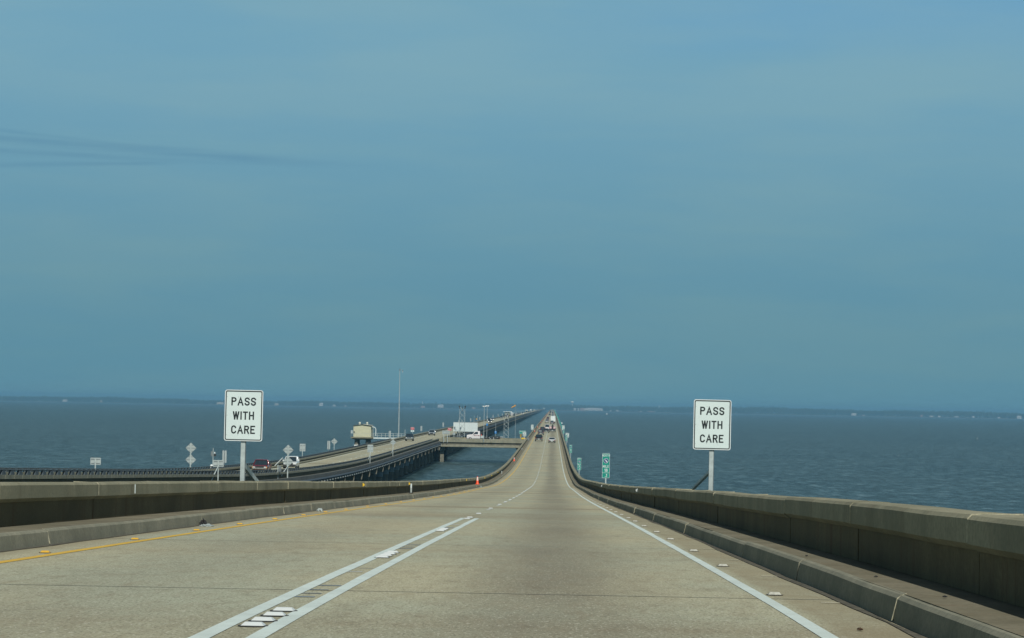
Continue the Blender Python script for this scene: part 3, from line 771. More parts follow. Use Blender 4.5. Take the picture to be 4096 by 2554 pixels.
# ---------------------------------------------------------------- PASS WITH CARE signs
def pass_sign(u, v, Y, tilt, foot, label):
    X, Z = P(u, v, Y)
    t = thing('traffic_sign', label, 'traffic sign', (X, Y, Z - 1.9), 0, 'PASS WITH CARE signs')
    t.rotation_euler = (0, math.radians(tilt), 0)
    H = 1.9
    b1 = MB(); plate(b1, .914, 1.219, .055, -.004, 0, SIGN_W, H); frame(b1, .914, 1.219, .055, .018, -.0075, -.004, SIGN_RIM, H); bo = b1.build('sign_panel', t)
    b2 = MB(); frame(b2, .876, 1.181, .045, .023, -.0085, -.0042, SIGN_K, H); b2.build('border', bo)
    for i, wd in enumerate(('PASS', 'WITH', 'CARE')):
        text(wd, .275, SIGN_K, bo, (-.005, -.006, H + .335 - i * .336), sx=(.72, .68, .69)[i], bold=.028)
    rv = MB()
    for xx in (-.40, -.134, .134, .40):
        for zz in (.44, 0, -.46):
            rv.cyl((xx, -.0085, H + zz), (xx, -.0042, H + zz), .005, .008, RIVET, 8)
    rv.build('rivets', bo)
    b3 = MB()                                              # square post with a channel lip
    b3.box(-.055, .05, .03, .13, -1.2, H + .5, GALV, bev=.004); b3.build('post', t)
    b4 = MB(); b4.box(.052, .062, .03, .135, -1.2, H + .4, GALV_D); b4.build('post_flange', t)
    for zz in (-.4, 0, .4):
        b5 = MB(); b5.box(-.38, .38, .002, .03, H + zz - .03, H + zz + .03, GALV_D); b5.build('back_brace', t)
    dx, dy, z0, z1 = foot
    b6 = MB(); a = Vector((0.0, .10, z1)); c = Vector((dx, dy, z0)); d = (c - a).normalized(); s = d.cross(Vector((0, 0, 1))).normalized(); n_ = d.cross(s)
    for o1, o2, w1, w2 in ((0, 0, .006, .06), (-.03 if dx < 0 else -.03, .05, .03, .006)):
        q = [a + s * (o1 + i * w1) + n_ * (o2 + j * w2) for i, j in ((-1, -1), (1, -1), (1, 1), (-1, 1))]
        q2 = [p + (c - a) for p in q]
        b6.loft([[tuple(p) for p in q], [tuple(p) for p in q2]], GALV)
    b6.build('strut', t)
pass_sign(972, 1663, 62.0, 0.25, (.16, 2.6, .15, .78), 'white PASS WITH CARE sign on a post behind the left parapet')
pass_sign(2845.6, 1699.7, 63.4, 0.35, (-.22, 5.2, .10, .78), 'white PASS WITH CARE sign on a post behind the right parapet')

# ---------------------------------------------------------------- mile markers (near bridge, right side)
def mile_marker(k, label, group, detail):
    Y = 160.0 + 161.0 * k; X = 3.42 if k else XU(2423.3, 1863, 160); zc_ = -3.65 if k == 0 else (-7.17 if k == 1 else zd(Y) + 2.05)
    if k == 1: X = 3.36
    mnum, dec = 16 + (k + 1) // 10, (k + 1) % 10
    t = thing('mile_marker', label, 'sign', (X, Y, zc_ - 1.5), 0, group)
    H = 1.5
    b1 = MB(); plate(b1, .457, 1.51, .035, -.004, 0, SIGN_G, H); bo = b1.build('sign_panel', t)
    b2 = MB(); frame(b2, .457, 1.51, .035, .013, -.008, -.0041, SIGN_RIM, H); b2.box(-.218, .218, -.008, -.0041, H - .447, H - .432, SIGN_RIM); b2.build('border', bo)
    b3 = MB(); b3.box(-.04, .04, .002, .06, -1.6, H + .5, GALV); b3.build('post', t)
    if detail:
        text('NORTH', .20, SIGN_RIM, bo, (0, -.006, H + .625), sx=.54, bold=.006)
        text('MILE', .215, SIGN_RIM, bo, (-.005, -.006, H - .045), sx=.66, bold=.010)
        text(str(mnum), .27, SIGN_RIM, bo, (.01, -.006, H - .28), sx=.72, bold=.018)
        text('.' + str(dec), .27, SIGN_RIM, bo, (.01, -.006, H - .60), sx=.72, bold=.018)
        lg = MB(); lg.cyl((0, -.009, H + .30), (0, -.0041, H + .30), .150, .150, SIGN_RIM, 28, smooth=False)
        lg.cyl((0, -.012, H + .30), (0, -.0091, H + .30), .134, .134, SIGN_NAVY, 28, smooth=False)
        for x0, x1, x2, x3 in ((-.085, -.072, .03, .07), (-.035, -.024, .085, .10)):
            lg.add([(x0, -.0125, H + .38), (x1, -.0125, H + .385), (x3, -.0125, H + .225), (x2, -.0125, H + .20)], [(0, 1, 2, 3)], SIGN_RIM)
        lg.build('emblem', bo)
    return t
mile_marker(0, 'green NORTH MILE 16 .1 marker, nearest and largest of its row', 'mile markers beside the near bridge', True)
mile_marker(1, 'green NORTH MILE 16 .2 marker, second nearest in the row', 'mile markers beside the near bridge', True)
mile_marker(2, 'green NORTH MILE 16 .3 marker, third nearest in the row', 'mile markers beside the near bridge', True)
mile_marker(3, 'green mile marker overlapping the right SPEED LIMIT 65 sign', 'mile markers beside the near bridge', True)
mile_marker(4, 'green mile marker just behind the right speed limit sign, below the rules sign', 'mile markers beside the near bridge', True)
src = mile_marker(5, 'small green mile marker in the far row beyond the right rules sign', 'mile markers beside the near bridge', False)
for k in range(6, 52):
    c = copy_tree(src); Y = 160 + 161.0 * k; c.location = (3.42, Y, zd(Y) + 2.05 - 1.5)

# ---------------------------------------------------------------- regulatory signs near the crossover
def reg_sign(u, v, Y, wd, ht, label, lines, name='traffic_sign', post=2.2, group=None, digits=None):
    X, Z = P(u, v, Y); t = thing(name, label, 'traffic sign', (X, Y, Z - 1.6), 0, group); H = 1.6
    b1 = MB(); plate(b1, wd, ht, .04, -.006, 0, SIGN_W, H); bo = b1.build('sign_panel', t)
    b2 = MB(); frame(b2, wd - .03, ht - .03, .035, .018, -.01, -.0062, SIGN_K, H); b2.build('border', bo)
    for txt, sz, zz, sx in lines: text(txt, sz, SIGN_K, bo, (0, -.010, H + zz), sx=sx, bold=.026)
    b3 = MB(); b3.box(-.05, .05, .002, .10, H - ht / 2 - post, H + ht * .4, GALV); b3.build('post', t)
    return t
SL = [('SPEED', .26, .42, .82), ('LIMIT', .26, .16, .82), ('65', .62, -.28, .85)]
reg_sign(2098, 1737, 687, .92, 1.22, 'white SPEED LIMIT 65 sign at the left end of the crossover parapet', SL, group='SPEED LIMIT 65 signs')
reg_sign(2269, 1741.5, 690, .92, 1.22, 'white SPEED LIMIT 65 sign behind the right parapet among the mile markers', SL, group='SPEED LIMIT 65 signs', post=1.4)
RL = [('SLOWER', .20, .66, .8), ('TRAFFIC', .20, .40, .8), ('KEEP', .20, .14, .8), ('RIGHT', .20, -.12, .8), ('EXCEPT', .20, -.38, .8), ('TO PASS', .20, -.64, .8)]
reg_sign(2129, 1709.3, 944, .92, 1.75, 'tall white rules sign over the left parapet past the crossover', RL, group='tall white rules signs')
reg_sign(2253, 1712, 948, .92, 1.75, 'tall white rules sign over the right parapet past the crossover', RL, group='tall white rules signs', post=1.5)
# crossover guide sign
X, Z = P(2090, 1729.6, 727)
t = thing('guide_sign', 'green CROSSOVER sign with an arrow beside the left speed limit sign', 'sign', (X, 727, zc), 0); H = Z - zc
b1 = MB(); plate(b1, 1.8, .92, .06, -.01, 0, SIGN_G, H); bo = b1.build('sign_panel', t)
b2 = MB(); frame(b2, 1.8, .92, .06, .03, -.016, -.011, SIGN_RIM, H); b2.build('border', bo)
text('CROSSOVER', .30, SIGN_RIM, bo, (0, -.014, H + .16), sx=.85, bold=.026)
b3 = MB(); b3.add([(.05, -.016, H - .2), (.22, -.016, H - .06), (.22, -.016, H - .15), (.48, -.016, H - .15), (.48, -.016, H - .25), (.22, -.016, H - .25), (.22, -.016, H - .34)], [(0, 1, 2, 3, 4, 5, 6)], SIGN_RIM); b3.build('arrow', bo)
for xx in (-.5, .5):
    b4 = MB(); b4.box(xx - .05, xx + .05, .01, .1, -.2, H + .4, GALV); b4.build('post', t)
X, Z = P(2083, 1743.6, 716)
t = thing('hazard_panel', 'yellow and black striped hazard panel below the green crossover sign', 'sign', (X, 716, zc), 0)
b1 = MB(); b1.box(-.2, .2, -.01, 0, Z - zc - .42, Z - zc + .42, SIGN_Y); bo = b1.build('sign_panel', t)
b2 = MB()
for i in range(3):
    z0 = Z - zc - .40 + i * .27; b2.add([(-.2, -.014, z0 + .16), (.2, -.014, z0), (.2, -.014, z0 + .13), (-.2, -.014, z0 + .29)], [(0, 1, 2, 3)], SIGN_K)
b2.build('stripes', bo)
b3 = MB(); b3.box(-.04, .04, .001, .07, -.2, Z - zc, GALV); b3.build('post', t)

# ---------------------------------------------------------------- signs seen from behind, far bridge
def back_sign(u, v, X, kind, wpx, hpx, label, name='road_sign', post=2.0, strut=False, group=None, zfoot=None):
    Y = F * X / ((u - VPX) * c_ + (v - VPY) * s_); _, Z = P(u, v, Y); sc = Y / F
    t = thing(name, label, 'road sign', (X, Y, zd(Y) + .5), 0, group); H = Z - (zd(Y) + .5); wd, ht = wpx * sc, hpx * sc
    def panel(zc_):
        b1 = MB()
        if kind == 'diamond':
            r = wd / 2; ps = [(-r, 0), (-r + .04, -.04), (-.04, -r + .04), (.04, -r + .04), (r - .04, -.04), (r, 0), (r - .04, .04), (.04, r - .04), (-.04, r - .04), (-r + .04, .04)]
            b1.loft([[(x, y, z + zc_) for x, z in ps] for y in (0, .006)], SIGN_BACK)
        else: plate(b1, wd, ht, .04, 0, .006, SIGN_BACK, zc_)
        bo = b1.build('sign_panel', t)
        hs = ht if kind != 'diamond' else wd
        for f_ in ((-.28, 0, .28) if kind == 'diamond' else (-.3, .3)):
            L = wd * (.44 if kind != 'diamond' else .46 * (1 - abs(f_) * 1.7)); b2 = MB(); b2.box(-L, L, -.03, -.001, zc_ + f_ * hs - .02, zc_ + f_ * hs + .02, GALV_D); b2.build('back_brace', bo)
    panel(H)
    if kind == 'diamond' and hpx > wpx * 1.5: pass
    b3 = MB(); b3.box(-.05, .05, -.12, -.032, -1.1, H + ht * .32 if kind != 'diamond' else H + wd * .3, GALV); b3.build('post', t)
    if strut:
        b4 = MB(); b4.cyl((0, -.1, .9), (-.2, -3.2, -.3), .05, .05, GALV, 6); b4.build('strut', t)
    return t
def double_diamond(u, v1, v2, X, wpx, label, strut=False):
    Y = F * X / ((u - VPX) * c_ + ((v1 + v2) / 2 - VPY) * s_); sc = Y / F; wd = wpx * sc
    z0 = zd(Y) + .5; t = thing('road_sign', label, 'road sign', (X, Y, z0), 0, 'double diamond signs on the far bridge'); r = wd / 2
    for v in (v1, v2):
        H = P(u, v, Y)[1] - z0; b1 = MB(); ps = [(-r, 0), (-.04, -r + .04), (.04, -r + .04), (r, 0), (.04, r - .04), (-.04, r - .04)]
        b1.loft([[(x, y, z + H) for x, z in ps] for y in (0, .006)], SIGN_BACK); bo = b1.build('sign_panel', t)
        for f_ in (-.28, 0, .28):
            L = wd * .46 * (1 - abs(f_) * 1.7); b2 = MB(); b2.box(-L, L, -.03, -.001, H + f_ * wd - .018, H + f_ * wd + .018, GALV_D); b2.build('back_brace', bo)
    b3 = MB(); b3.box(-.07, .06, -.14, -.032, -1.2, P(u, v1, Y)[1] - z0 + .4, GALV); b3.build('post', t)
    if strut: b4 = MB(); b4.cyl((0, -.1, .8), (-.25, -5, -.2), .06, .06, GALV, 6); b4.build('strut', t)
double_diamond(762, 1793, 1840, -40.95, 43.5, 'two stacked bare metal diamond signs seen from behind, left of the left traffic sign')
double_diamond(1152, 1801, 1847, -29.95, 43, 'two stacked bare metal diamond signs seen from behind, in front of the white car', True)
back_sign(380, 1846, -40.9, 'rect', 42, 28, 'lone wide sign seen from behind near the left edge', group='sign backs on the far bridge')
back_sign(873, 1855, -29.95, 'rect', 42, 27, 'wide sign seen from behind just left of the left traffic sign post', strut=True, group='sign backs on the far bridge')
back_sign(1210, 1791, -40.95, 'rect', 23, 30, 'upright sign seen from behind above the white car', group='sign backs on the far bridge')
back_sign(1481.4, 1795, -29.95, 'rect', 23, 30, 'upright sign seen from behind below the cream pump house', strut=True, group='sign backs on the far bridge')
back_sign(1337, 1767, -40.95, 'diamond', 27, 27, 'single diamond sign seen from behind left of the cream pump house', group='sign backs on the far bridge')
back_sign(1572.6, 1770, -29.95, 'diamond', 25, 25, 'single diamond sign seen from behind right of the cream pump house', strut=True, group='sign backs on the far bridge')
back_sign(1816, 1736, -29.4, 'rect', 10, 10, 'small square sign seen from behind under the big blank board', group='sign backs on the far bridge')
# narrow mile markers seen from behind
def marker_back(Y, label, wide=.52):
    X = -41.1; t = thing('mile_marker', label, 'sign', (X, Y, zd(Y) + .5), 0, 'mile markers beside the far bridge')
    for s in (-1, 1):
        b1 = MB(); b1.box(s * .15 - .11, s * .15 + .11, 0, .006, .75, 2.3, SIGN_BACK); b1.build('sign_panel', t)
    b2 = MB(); b2.box(-.035, .035, -.05, -.001, -.6, 2.2, GALV_D); b2.build('post', t); return t
names = {325: 'narrow double mile marker seen from behind beside the left wide sign back', 487: 'narrow double mile marker seen from behind left of the single diamond sign', 657: 'narrow double mile marker seen from behind on the pump house walkway',
         818: 'narrow double mile marker seen from behind between the two red signs', 979: 'narrow double mile marker seen from behind left of the big blank board'}
base_m = None
for k in range(0, 40):
    Y = 326 + 162.8 * k
    if k == 1: Y = 478
    if k == 2: Y = 657
    if k < 5: base_m = marker_back(Y, list(names.values())[k])
    else:
        c = copy_tree(base_m); c.location = (-41.1, Y, zd(Y) + .5); c['label'] = 'tiny narrow mile marker seen from behind, far along the outer side of the left bridge'
# WRONG WAY signs
for u, v, X, Y, lb in ((1650, 1715, -41.0, None, 'red WRONG WAY sign above two small white plates beyond the dark oncoming truck'), (1798.8, 1718, -29.9, None, 'red WRONG WAY sign left of the big blank board')):
    Y = F * X / ((u - VPX) * c_ + (v - VPY) * s_); Z = P(u, v, Y)[1]; z0 = zd(Y) + .5; H = Z - z0
    t = thing('traffic_sign', lb, 'traffic sign', (X, Y, z0), 0, 'red WRONG WAY signs')
    b1 = MB(); plate(b1, 1.05, .76, .04, -.006, 0, SIGN_R, H); bo = b1.build('sign_panel', t)
    b2 = MB(); frame(b2, 1.04, .75, .035, .025, -.012, -.0065, SIGN_RIM, H); b2.build('border', bo)
    text('WRONG', .25, SIGN_RIM, bo, (0, -.01, H + .15), sx=.85, bold=.026); text('WAY', .25, SIGN_RIM, bo, (0, -.01, H - .15), sx=.85, bold=.026)
    if u < 1700:
        for s in (-1, 1):
            b3 = MB(); b3.box(s * .28 - .21, s * .28 + .21, -.006, 0, H - .95, H - .5, SIGN_W); b3.build('small_plate', t)
    b4 = MB(); b4.box(-.04, .04, .001, .08, -1.0, H + .3, GALV); b4.build('post', t)

# ---------------------------------------------------------------- things on the crossover
def cross_thing(name, u, v, Y, label, cat): X, Z = P(u, v, Y); return thing(name, label, cat, (X, Y, zc), 0), Z - zc
# big blank board
X, Z = P(1862.2, 1709.2, 722)
t = thing('message_board', 'big blank white back of a message board behind the white truck', 'sign board', (X, 722, zc)); H = Z - zc
b1 = MB(); b1.box(-3.37, 3.37, 0, .7, H - 1.28, H + 1.28, OFFW, bev=.03); bo = b1.build('cabinet', t)
b2 = MB()
for i in (2, 4): b2.box(-3.37 + i * 1.123 - .006, -3.37 + i * 1.123 + .006, -.008, .001, H - 1.24, H + 1.24, GALV_D)
b2.build('panel_seams', bo)
b2 = MB(); b2.box(-3.42, 3.42, -.04, .74, H + 1.281, H + 1.34, GALV); b2.build('top_trim', bo)
for xx in (-2.2, 2.2):
    b3 = MB(); b3.box(xx - .12, xx + .12, .3, .55, 0, H - 1.28, GALV_D); b3.build('post', t)
# two post sign back on the front parapet
X, Z = P(1783, 1730.4, 689)
t = thing('road_sign', 'wide pale two post sign seen from behind on the crossover parapet', 'road sign', (X, 689.4, zc)); H = Z - zc
b1 = MB(); b1.box(-.93, .93, 0, .006, H - .46, H + .46, SIGN_BACK); bo = b1.build('sign_panel', t)
for zz in (-.25, .25): b2 = MB(); b2.box(-.9, .9, -.03, -.001, H + zz - .02, H + zz + .02, GALV_D); b2.build('back_brace', bo)
for xx in (-.5, .5): b3 = MB(); b3.box(xx - .08, xx + .08, -.17, -.031, -.35, H + .4, GALV); b3.build('post', t)
# lattice masts
def lattice(u, vt, vb, Y, wpx, label, crown=True):
    X = XU(u, 1720, Y); Zt = P(u, vt, Y)[1]; hw = wpx * Y / F / 2; H = Zt - zc
    t = thing('lattice_mast', label, 'mast', (X, Y, zc))
    corners = [(-1, -1), (1, -1), (1, 1), (-1, 1)]; tap = .92
    for a, b_ in corners:
        m1 = MB(); m1.cyl((a * hw, b_ * hw, 0), (a * hw * tap, b_ * hw * tap, H), .042, .034, GALV, 6); m1.build('leg', t)
    m2 = MB(); n_ = 6
    for i in range(n_):
        z0, z1 = H * i / n_, H * (i + 1) / n_; r0, r1 = hw * (1 - .08 * i / n_), hw * (1 - .08 * (i + 1) / n_)
        for q in range(4):
            a, b_ = corners[q], corners[(q + 1) % 4]
            m2.cyl((a[0] * r0, a[1] * r0, z0), (b_[0] * r1, b_[1] * r1, z1), .03, .03, GALV, 4)
            m2.cyl((b_[0] * r0, b_[1] * r0, z0), (a[0] * r1, a[1] * r1, z1), .03, .03, GALV, 4)
    m2.build('cross_bracing', t)
    if crown:
        m3 = MB()
        for q, (a, b_) in enumerate(corners):
            m3.cyl((a * hw * .9, b_ * hw * .9, H - .5), (a * hw * 1.1, b_ * hw * 1.1, H + .25), .07, .10, DARKM, 6); m3.box(a * hw * 1.1 - .16, a * hw * 1.1 + .16, b_ * hw - .16, b_ * hw + .16, H + .1, H + .32, DARKM)
        m3.cyl((0, 0, H - 1.2), (0, 0, H + .2), .06, .06, DARKM, 6); m3.build('camera_cluster', t)
    return t
lattice(1848, 1629, 1748, 716, 22, 'tall lattice mast with dark devices on top in front of the blank board')
lattice(2025, 1664, 1749, 716, 19, 'lattice mast with dark devices on top right of the white truck')
# floodlight poles
def lamp_pole(u, vt, Y, zb, label, r=.10, name='light_pole', cat='light pole'):
    X = XU(u, 1700, Y); H = P(u, vt, Y)[1] - zb
    t = thing(name, label, cat, (X, Y, zb)); m1 = MB(); m1.cyl((0, 0, 0), (0, 0, H), r, r * .75, GALV, 10); m1.build('pole', t); return t, H
t, H = lamp_pole(1936, 1623, 689.2, zc - .1, 'front floodlight pole on the crossover parapet, taller of the twin poles', .08)
m1 = MB(); m1.box(-.45, -.05, -.15, .15, H - .35, H - .1, WHITEM, bev=.03); m1.box(.08, .5, -.15, .15, H - .35, H - .1, WHITEM, bev=.03); m1.build('lamp_head', t)
t, H = lamp_pole(1948, 1622, 728, zc, 'rear floodlight pole behind the crossover, right of the twin poles', .06)
m1 = MB(); m1.box(-.5, -.06, -.15, .15, H - .35, H - .05, WHITEM, bev=.03); m1.box(.06, .5, -.15, .15, H - .35, H - .05, WHITEM, bev=.03); m1.build('lamp_head', t)
z_ = P(1946.3, 1699, 728)[1] - zc
m1 = MB(); m1.box(-.22, .28, -.17, -.12, z_ - .3, z_ + .3, SIGN_B); m1.build('blue_plate', t)
# blue sign on thin pole
X, Z = P(1982.6, 1730, 712)
t = thing('information_sign', 'small bright blue sign on a thin pole right of the flatbed truck cab', 'sign', (X, 712, zc)); H = Z - zc
m1 = MB(); m1.box(-.26, .26, -.06, -.05, H - .36, H + .36, SIGN_B); bo = m1.build('sign_panel', t)
m1 = MB(); m1.add([(-.10, -.062, H + .18), (.10, -.062, H + .18), (.10, -.062, H + .03), (-.10, -.062, H + .03)], [(0, 1, 2, 3)], SIGN_RIM); m1.build('symbol', bo)
m1 = MB(); m1.cyl((0, 0, 0), (0, 0, H + 2.6), .06, .03, GALV, 8); m1.build('pole', t)
# windsock
X, Zt = P(2063, 1621, 722); H = Zt - zc
t = thing('windsock', 'orange windsock hanging from a thin pole right of the lattice masts', 'windsock', (X, 722, zc))
m1 = MB(); m1.cyl((0, 0, 0), (0, 0, H), .045, .03, GALV, 8); m1.build('pole', t)
m1 = MB(); rings = []
for i in range(7):
    f_ = i / 6; c0 = Vector((-.05 - 1.15 * f_, 0, H - .06 - .80 * f_ - .06 * math.sin(f_ * 6))); r_ = .20 - .10 * f_
    ax_ = Vector((-.82, 0, -.57)).normalized(); s1 = Vector((0, 1, 0)); s2 = ax_.cross(s1)
    rings.append([tuple(c0 + s1 * r_ * math.cos(2*PI*q/10) + s2 * r_ * math.sin(2*PI*q/10)) for q in range(10)])
m1.loft(rings, SOCK_O, smooth=True); m1.build('sock', t)
# cabinets
t, H = cross_thing('utility_cabinet', 2006.5, 1744, 716, 'grey utility cabinet at the foot of the right lattice mast', 'cabinet')
m1 = MB(); m1.box(-.38, .38, 0, .4, .15, 1.15, GALV, bev=.03); bo = m1.build('box', t); m1 = MB(); m1.box(-.3, .3, -.02, -.002, .25, 1.05, GALV_D); m1.build('door', bo); m1 = MB(); m1.box(-.05, .05, .1, .2, 0, .15, GALV_D); m1.build('stand', t)
# yellow nose marker and dark gate box at the near road end
X, Z = P(2113, 1753.6, 700)
t = thing('impact_marker', 'yellow impact marker on the parapet corner at the crossover', 'marker', (-7.6, 697, zc + .55))
m1 = MB(); m1.box(-.75, .35, -.25, .25, .18, .62, SIGN_Y, bev=.06); m1.build('drum', t); m1 = MB(); m1.box(-.1, .1, -.1, .1, -.55, .18, GALV_D); m1.build('stand', t)
t = thing('gate_box', 'dark grey gate box on the ledge beside the yellow impact marker', 'gate', (-6.62, 712, zd(712) + .2))
m1 = MB(); m1.box(-.25, .25, -.4, .4, 0, .95, GALV_D, bev=.04); m1.build('box', t); m1 = MB(); m1.box(-.27, .27, -.42, .42, .951, 1.0, RAIL_S); m1.build('lid', t)

# weather camera pole and solar unit on the far bridge
X = -40.9; Y = F * X / (855 - VPX); z0 = zd(Y) + .5
t = thing('weather_station', 'slim instrument pole with dark camera boxes left of the left traffic sign', 'instrument pole', (X, Y, z0)); H = P(855, 1793, Y)[1] - z0
m1 = MB(); m1.cyl((0, 0, -.6), (0, 0, H), .07, .04, GALV, 8); m1.build('pole', t)
m1 = MB(); m1.box(-.25, -.05, -.1, .1, H - 1.0, H - .4, GALV_D); m1.box(.08, .36, -.1, .1, H - 1.0, H - .7, DARKM); m1.build('camera_box', t)
m1 = MB(); m1.cyl((.2, 0, H - .65), (.2, 0, H - .48), .09, .04, WHITEM, 10); m1.build('dome_lamp', t)
m1 = MB(); m1.cyl((-.12, -.3, -.45), (-.12, -.3, .55), .19, .19, WHITEM, 12); m1.cyl((-.12, -.3, .55), (-.12, -.3, .66), .19, .08, WHITEM, 12); m1.build('tank', t)
X = -29.9; Y = 286.0; z0 = zd(Y) + .5; X = XU(1111, 1890, Y)
t = thing('solar_unit', 'tilted solar panel on a short pole with a grey box left of the white car', 'solar unit', (X, Y, z0))
z1 = P(1111, 1860, Y)[1] - z0; m1 = MB(); m1.cyl((0, 0, -1.1), (0, 0, z1 + .1), .055, .055, GALV, 8); m1.build('pole', t)
m1 = MB(); pa, pb = P(1099.6, 1863.6, Y), P(1130.8, 1832, Y); a = Vector((pa[0] - X, 0, pa[1] - z0)); b_ = Vector((pb[0] - X, 0, pb[1] - z0)); d = (b_ - a); nrm = Vector((-d.z, 0, d.x)).normalized() * .03
m1.loft([[tuple(a + Vector((0, yy, 0)) - nrm), tuple(b_ + Vector((0, yy, 0)) - nrm), tuple(b_ + Vector((0, yy, 0)) + nrm), tuple(a + Vector((0, yy, 0)) + nrm)] for yy in (-.3, .3)], WHITEM); m1.build('solar_panel', t)
m1 = MB(); z2 = P(1120, 1888, Y)[1] - z0; m1.box(.09, .36, -.12, .12, z2, z2 + .65, GALV_D, bev=.02); m1.build('battery_box', t)
# short poles and an orange lamp behind the board on the far bridge
for i, (u, vt, hgt, nm, lb) in enumerate(((1897.4, 1663, 0, 'signal_pole', 'thin bare pole on the outer side of the far bridge behind the blank board'), (1911, 1662, 0, 'signal_pole', 'thin pole with orange lamp right of the bare pole behind the blank board'))):
    Y = F * -41.0 / ((u - VPX) * c_); z0 = zd(Y) + .4; H = P(u, vt, Y)[1] - z0
    t = thing(nm, lb, 'pole', (-41.0, Y, z0)); m1 = MB(); m1.cyl((0, 0, -.5), (0, 0, H), .10, .08, GALV, 6); m1.build('pole', t)
    if i: m1 = MB(); m1.box(-.8, -.2, -.2, .2, H * .35, H * .5, SOCK_O); m1.build('lamp', t)

# ---------------------------------------------------------------- pump house, walkway and tall mast
PX, PY = -53.3, 728.0
PZ = P(1451, 1749, PY)[1]
t = thing('pump_house', 'cream metal clad building on a concrete platform beside the far bridge', 'building', (PX, PY, PZ))
W2, D2, HH = 2.45, 7.0, 3.15
m1 = MB(); m1.loft([[(-W2, yy, .02), (W2, yy, .02), (W2, yy, HH), (0, yy, HH + .32), (-W2, yy, HH)] for yy in (0, D2)], CREAM)
for i in range(1, 14): xx = -W2 + 2 * W2 * i / 14; m1.box(xx - .02, xx + .02, -.03, -.001, .05, HH, CREAM)
wl = m1.build('wall', t)
m1 = MB(); m1.loft([[(-W2 - .2, yy, HH + .02), (0, yy, HH + .36), (W2 + .25, yy, HH + .02), (W2 + .25, yy, HH + .12), (0, yy, HH + .46), (-W2 - .2, yy, HH + .12)] for yy in (-.25, D2 + .2)], ROOFG); rf = m1.build('roof', t)
m1 = MB()
m1.add([(-W2 - .2, -.26, HH), (0, -.26, HH + .34), (W2 + .25, -.26, HH), (W2 + .25, -.26, HH + .10), (0, -.26, HH + .44), (-W2 - .2, -.26, HH + .10)], [(0, 1, 4, 5), (1, 2, 3, 4)], DARKM); m1.build('roof_trim', rf)
for xx in (-.95, 1.15):
    m1 = MB(); m1.cyl((xx, 3, HH + .3), (xx, 3, HH + .72), .28, .28, ROOFG, 12)
    m1.loft([[(xx + r_ * math.cos(2*PI*i/12), 3 + r_ * math.sin(2*PI*i/12), HH + z_) for i in range(12)] for r_, z_ in ((.34, .72), (.32, .88), (.2, 1.0), (.04, 1.05))], ROOFG, smooth=True); m1.build('roof_vent', rf)
m1 = MB(); m1.box(-3.1, 3.1, -1.0, D2 + 1, -.38, 0, CONC, bev=.04); m1.loft([[(-3.0, -.9, -.38), (3.0, -.9, -.38), (3.0, D2 + .9, -.38), (-3.0, D2 + .9, -.38)], [(-2.2, .2, -.75), (2.2, .2, -.75), (2.2, D2 - .2, -.75), (-2.2, D2 - .2, -.75)]], CONC_DARK); m1.build('platform', t)
for xx in (-1.6, 1.5):
    for yy in (.6, D2 - .6):
        m1 = MB(); m1.cyl((xx, yy, -.75), (xx, yy, zw(PX, PY) - PZ - 2), .55, .55, CONC_SEA, 14); m1.build('pile', t)
m1 = MB(); m1.box(-2.2, -1.05, -.05, .45, -3.6, -2.2, WHITEM, bev=.03); m1.build('white_tank', t)
m1 = MB()
for i in range(9):
    xx = -3.05 + i * 6.1 / 8; m1.cyl((xx, -.95, 0), (xx, -.95, 1.05), .025, .025, GALV, 5)
for zz in (.55, 1.05): m1.cyl((-3.05, -.95, zz), (3.05, -.95, zz), .022, .022, GALV, 5); m1.cyl((-3.05, -.95, zz), (-3.05, D2, zz), .022, .022, GALV, 5); m1.cyl((3.05, -.95, zz), (3.05, D2, zz), .022, .022, GALV, 5)
m1.build('platform_railing', t)
m1 = MB(); m1.box(-3.1, -2.55, -1.05, -.95, .95, 1.85, GALV); m1.build('louvre_box', t)
m1 = MB(); m1.box(-2.35, -2.1, -.06, -.035, 1.15, 1.6, DARKM); m1.cyl((-2.3, -.05, 1.3), (-1.9, -.05, 1.0), .03, .03, DARKM, 6); m1.build('door_hardware', wl)
m1 = MB(); pts = [(W2, 1.0, 2.85), (2.95, 1.0, 2.85), (3.35, 1.0, 2.75), (3.65, 1.0, 2.5), (3.75, 1.0, 2.1), (3.75, 1.0, .3)]
for a, b_ in zip(pts[:-1], pts[1:]): m1.cyl(a, b_, .13, .13, OFFW, 10)
m1.cyl((3.05, .9, 0), (3.05, .9, 2.8), .05, .05, GALV, 6); m1.build('duct', t)
t = thing('walkway', 'galvanised steel walkway with handrails linking the pump house to the far bridge', 'walkway', (0, PY, PZ))
xa, xb = PX + 3.15, -41.3
m1 = MB(); m1.box(xa, xb, .2, 1.8, -.10, 0, GALV); m1.box(xa, xb, .1, .25, -.42, -.12, OFFW); m1.box(xa, xb, 1.75, 1.9, -.42, -.12, GALV); m1.build('deck', t)
m1 = MB()
for yy in (.2, 1.8):
    for zz in (.55, 1.08): m1.cyl((xa, yy, zz), (xb, yy, zz), .035, .035, GALV, 6)
    n_ = 8
    for i in range(n_ + 1): xx = xa + (xb - xa) * i / n_; m1.cyl((xx, yy, 0), (xx, yy, 1.08), .035, .035, GALV, 6)
m1.cyl((-43.0 + 1.6, 1.8, 0), (-41.4, 1.8, 2.3), .08, .08, GALV, 6)
m1.build('handrail', t)
X, Zt = P(1599, 1477, 736); zb = PZ - .6; Xb = XU(1594.5, 1747, 736)
t = thing('tall_mast', 'very tall slender grey mast with lamp and camera rising beside the walkway', 'mast', (Xb, 736, zb)); H = Zt - zb
m1 = MB(); n_ = 12; lean = (X - Xb)
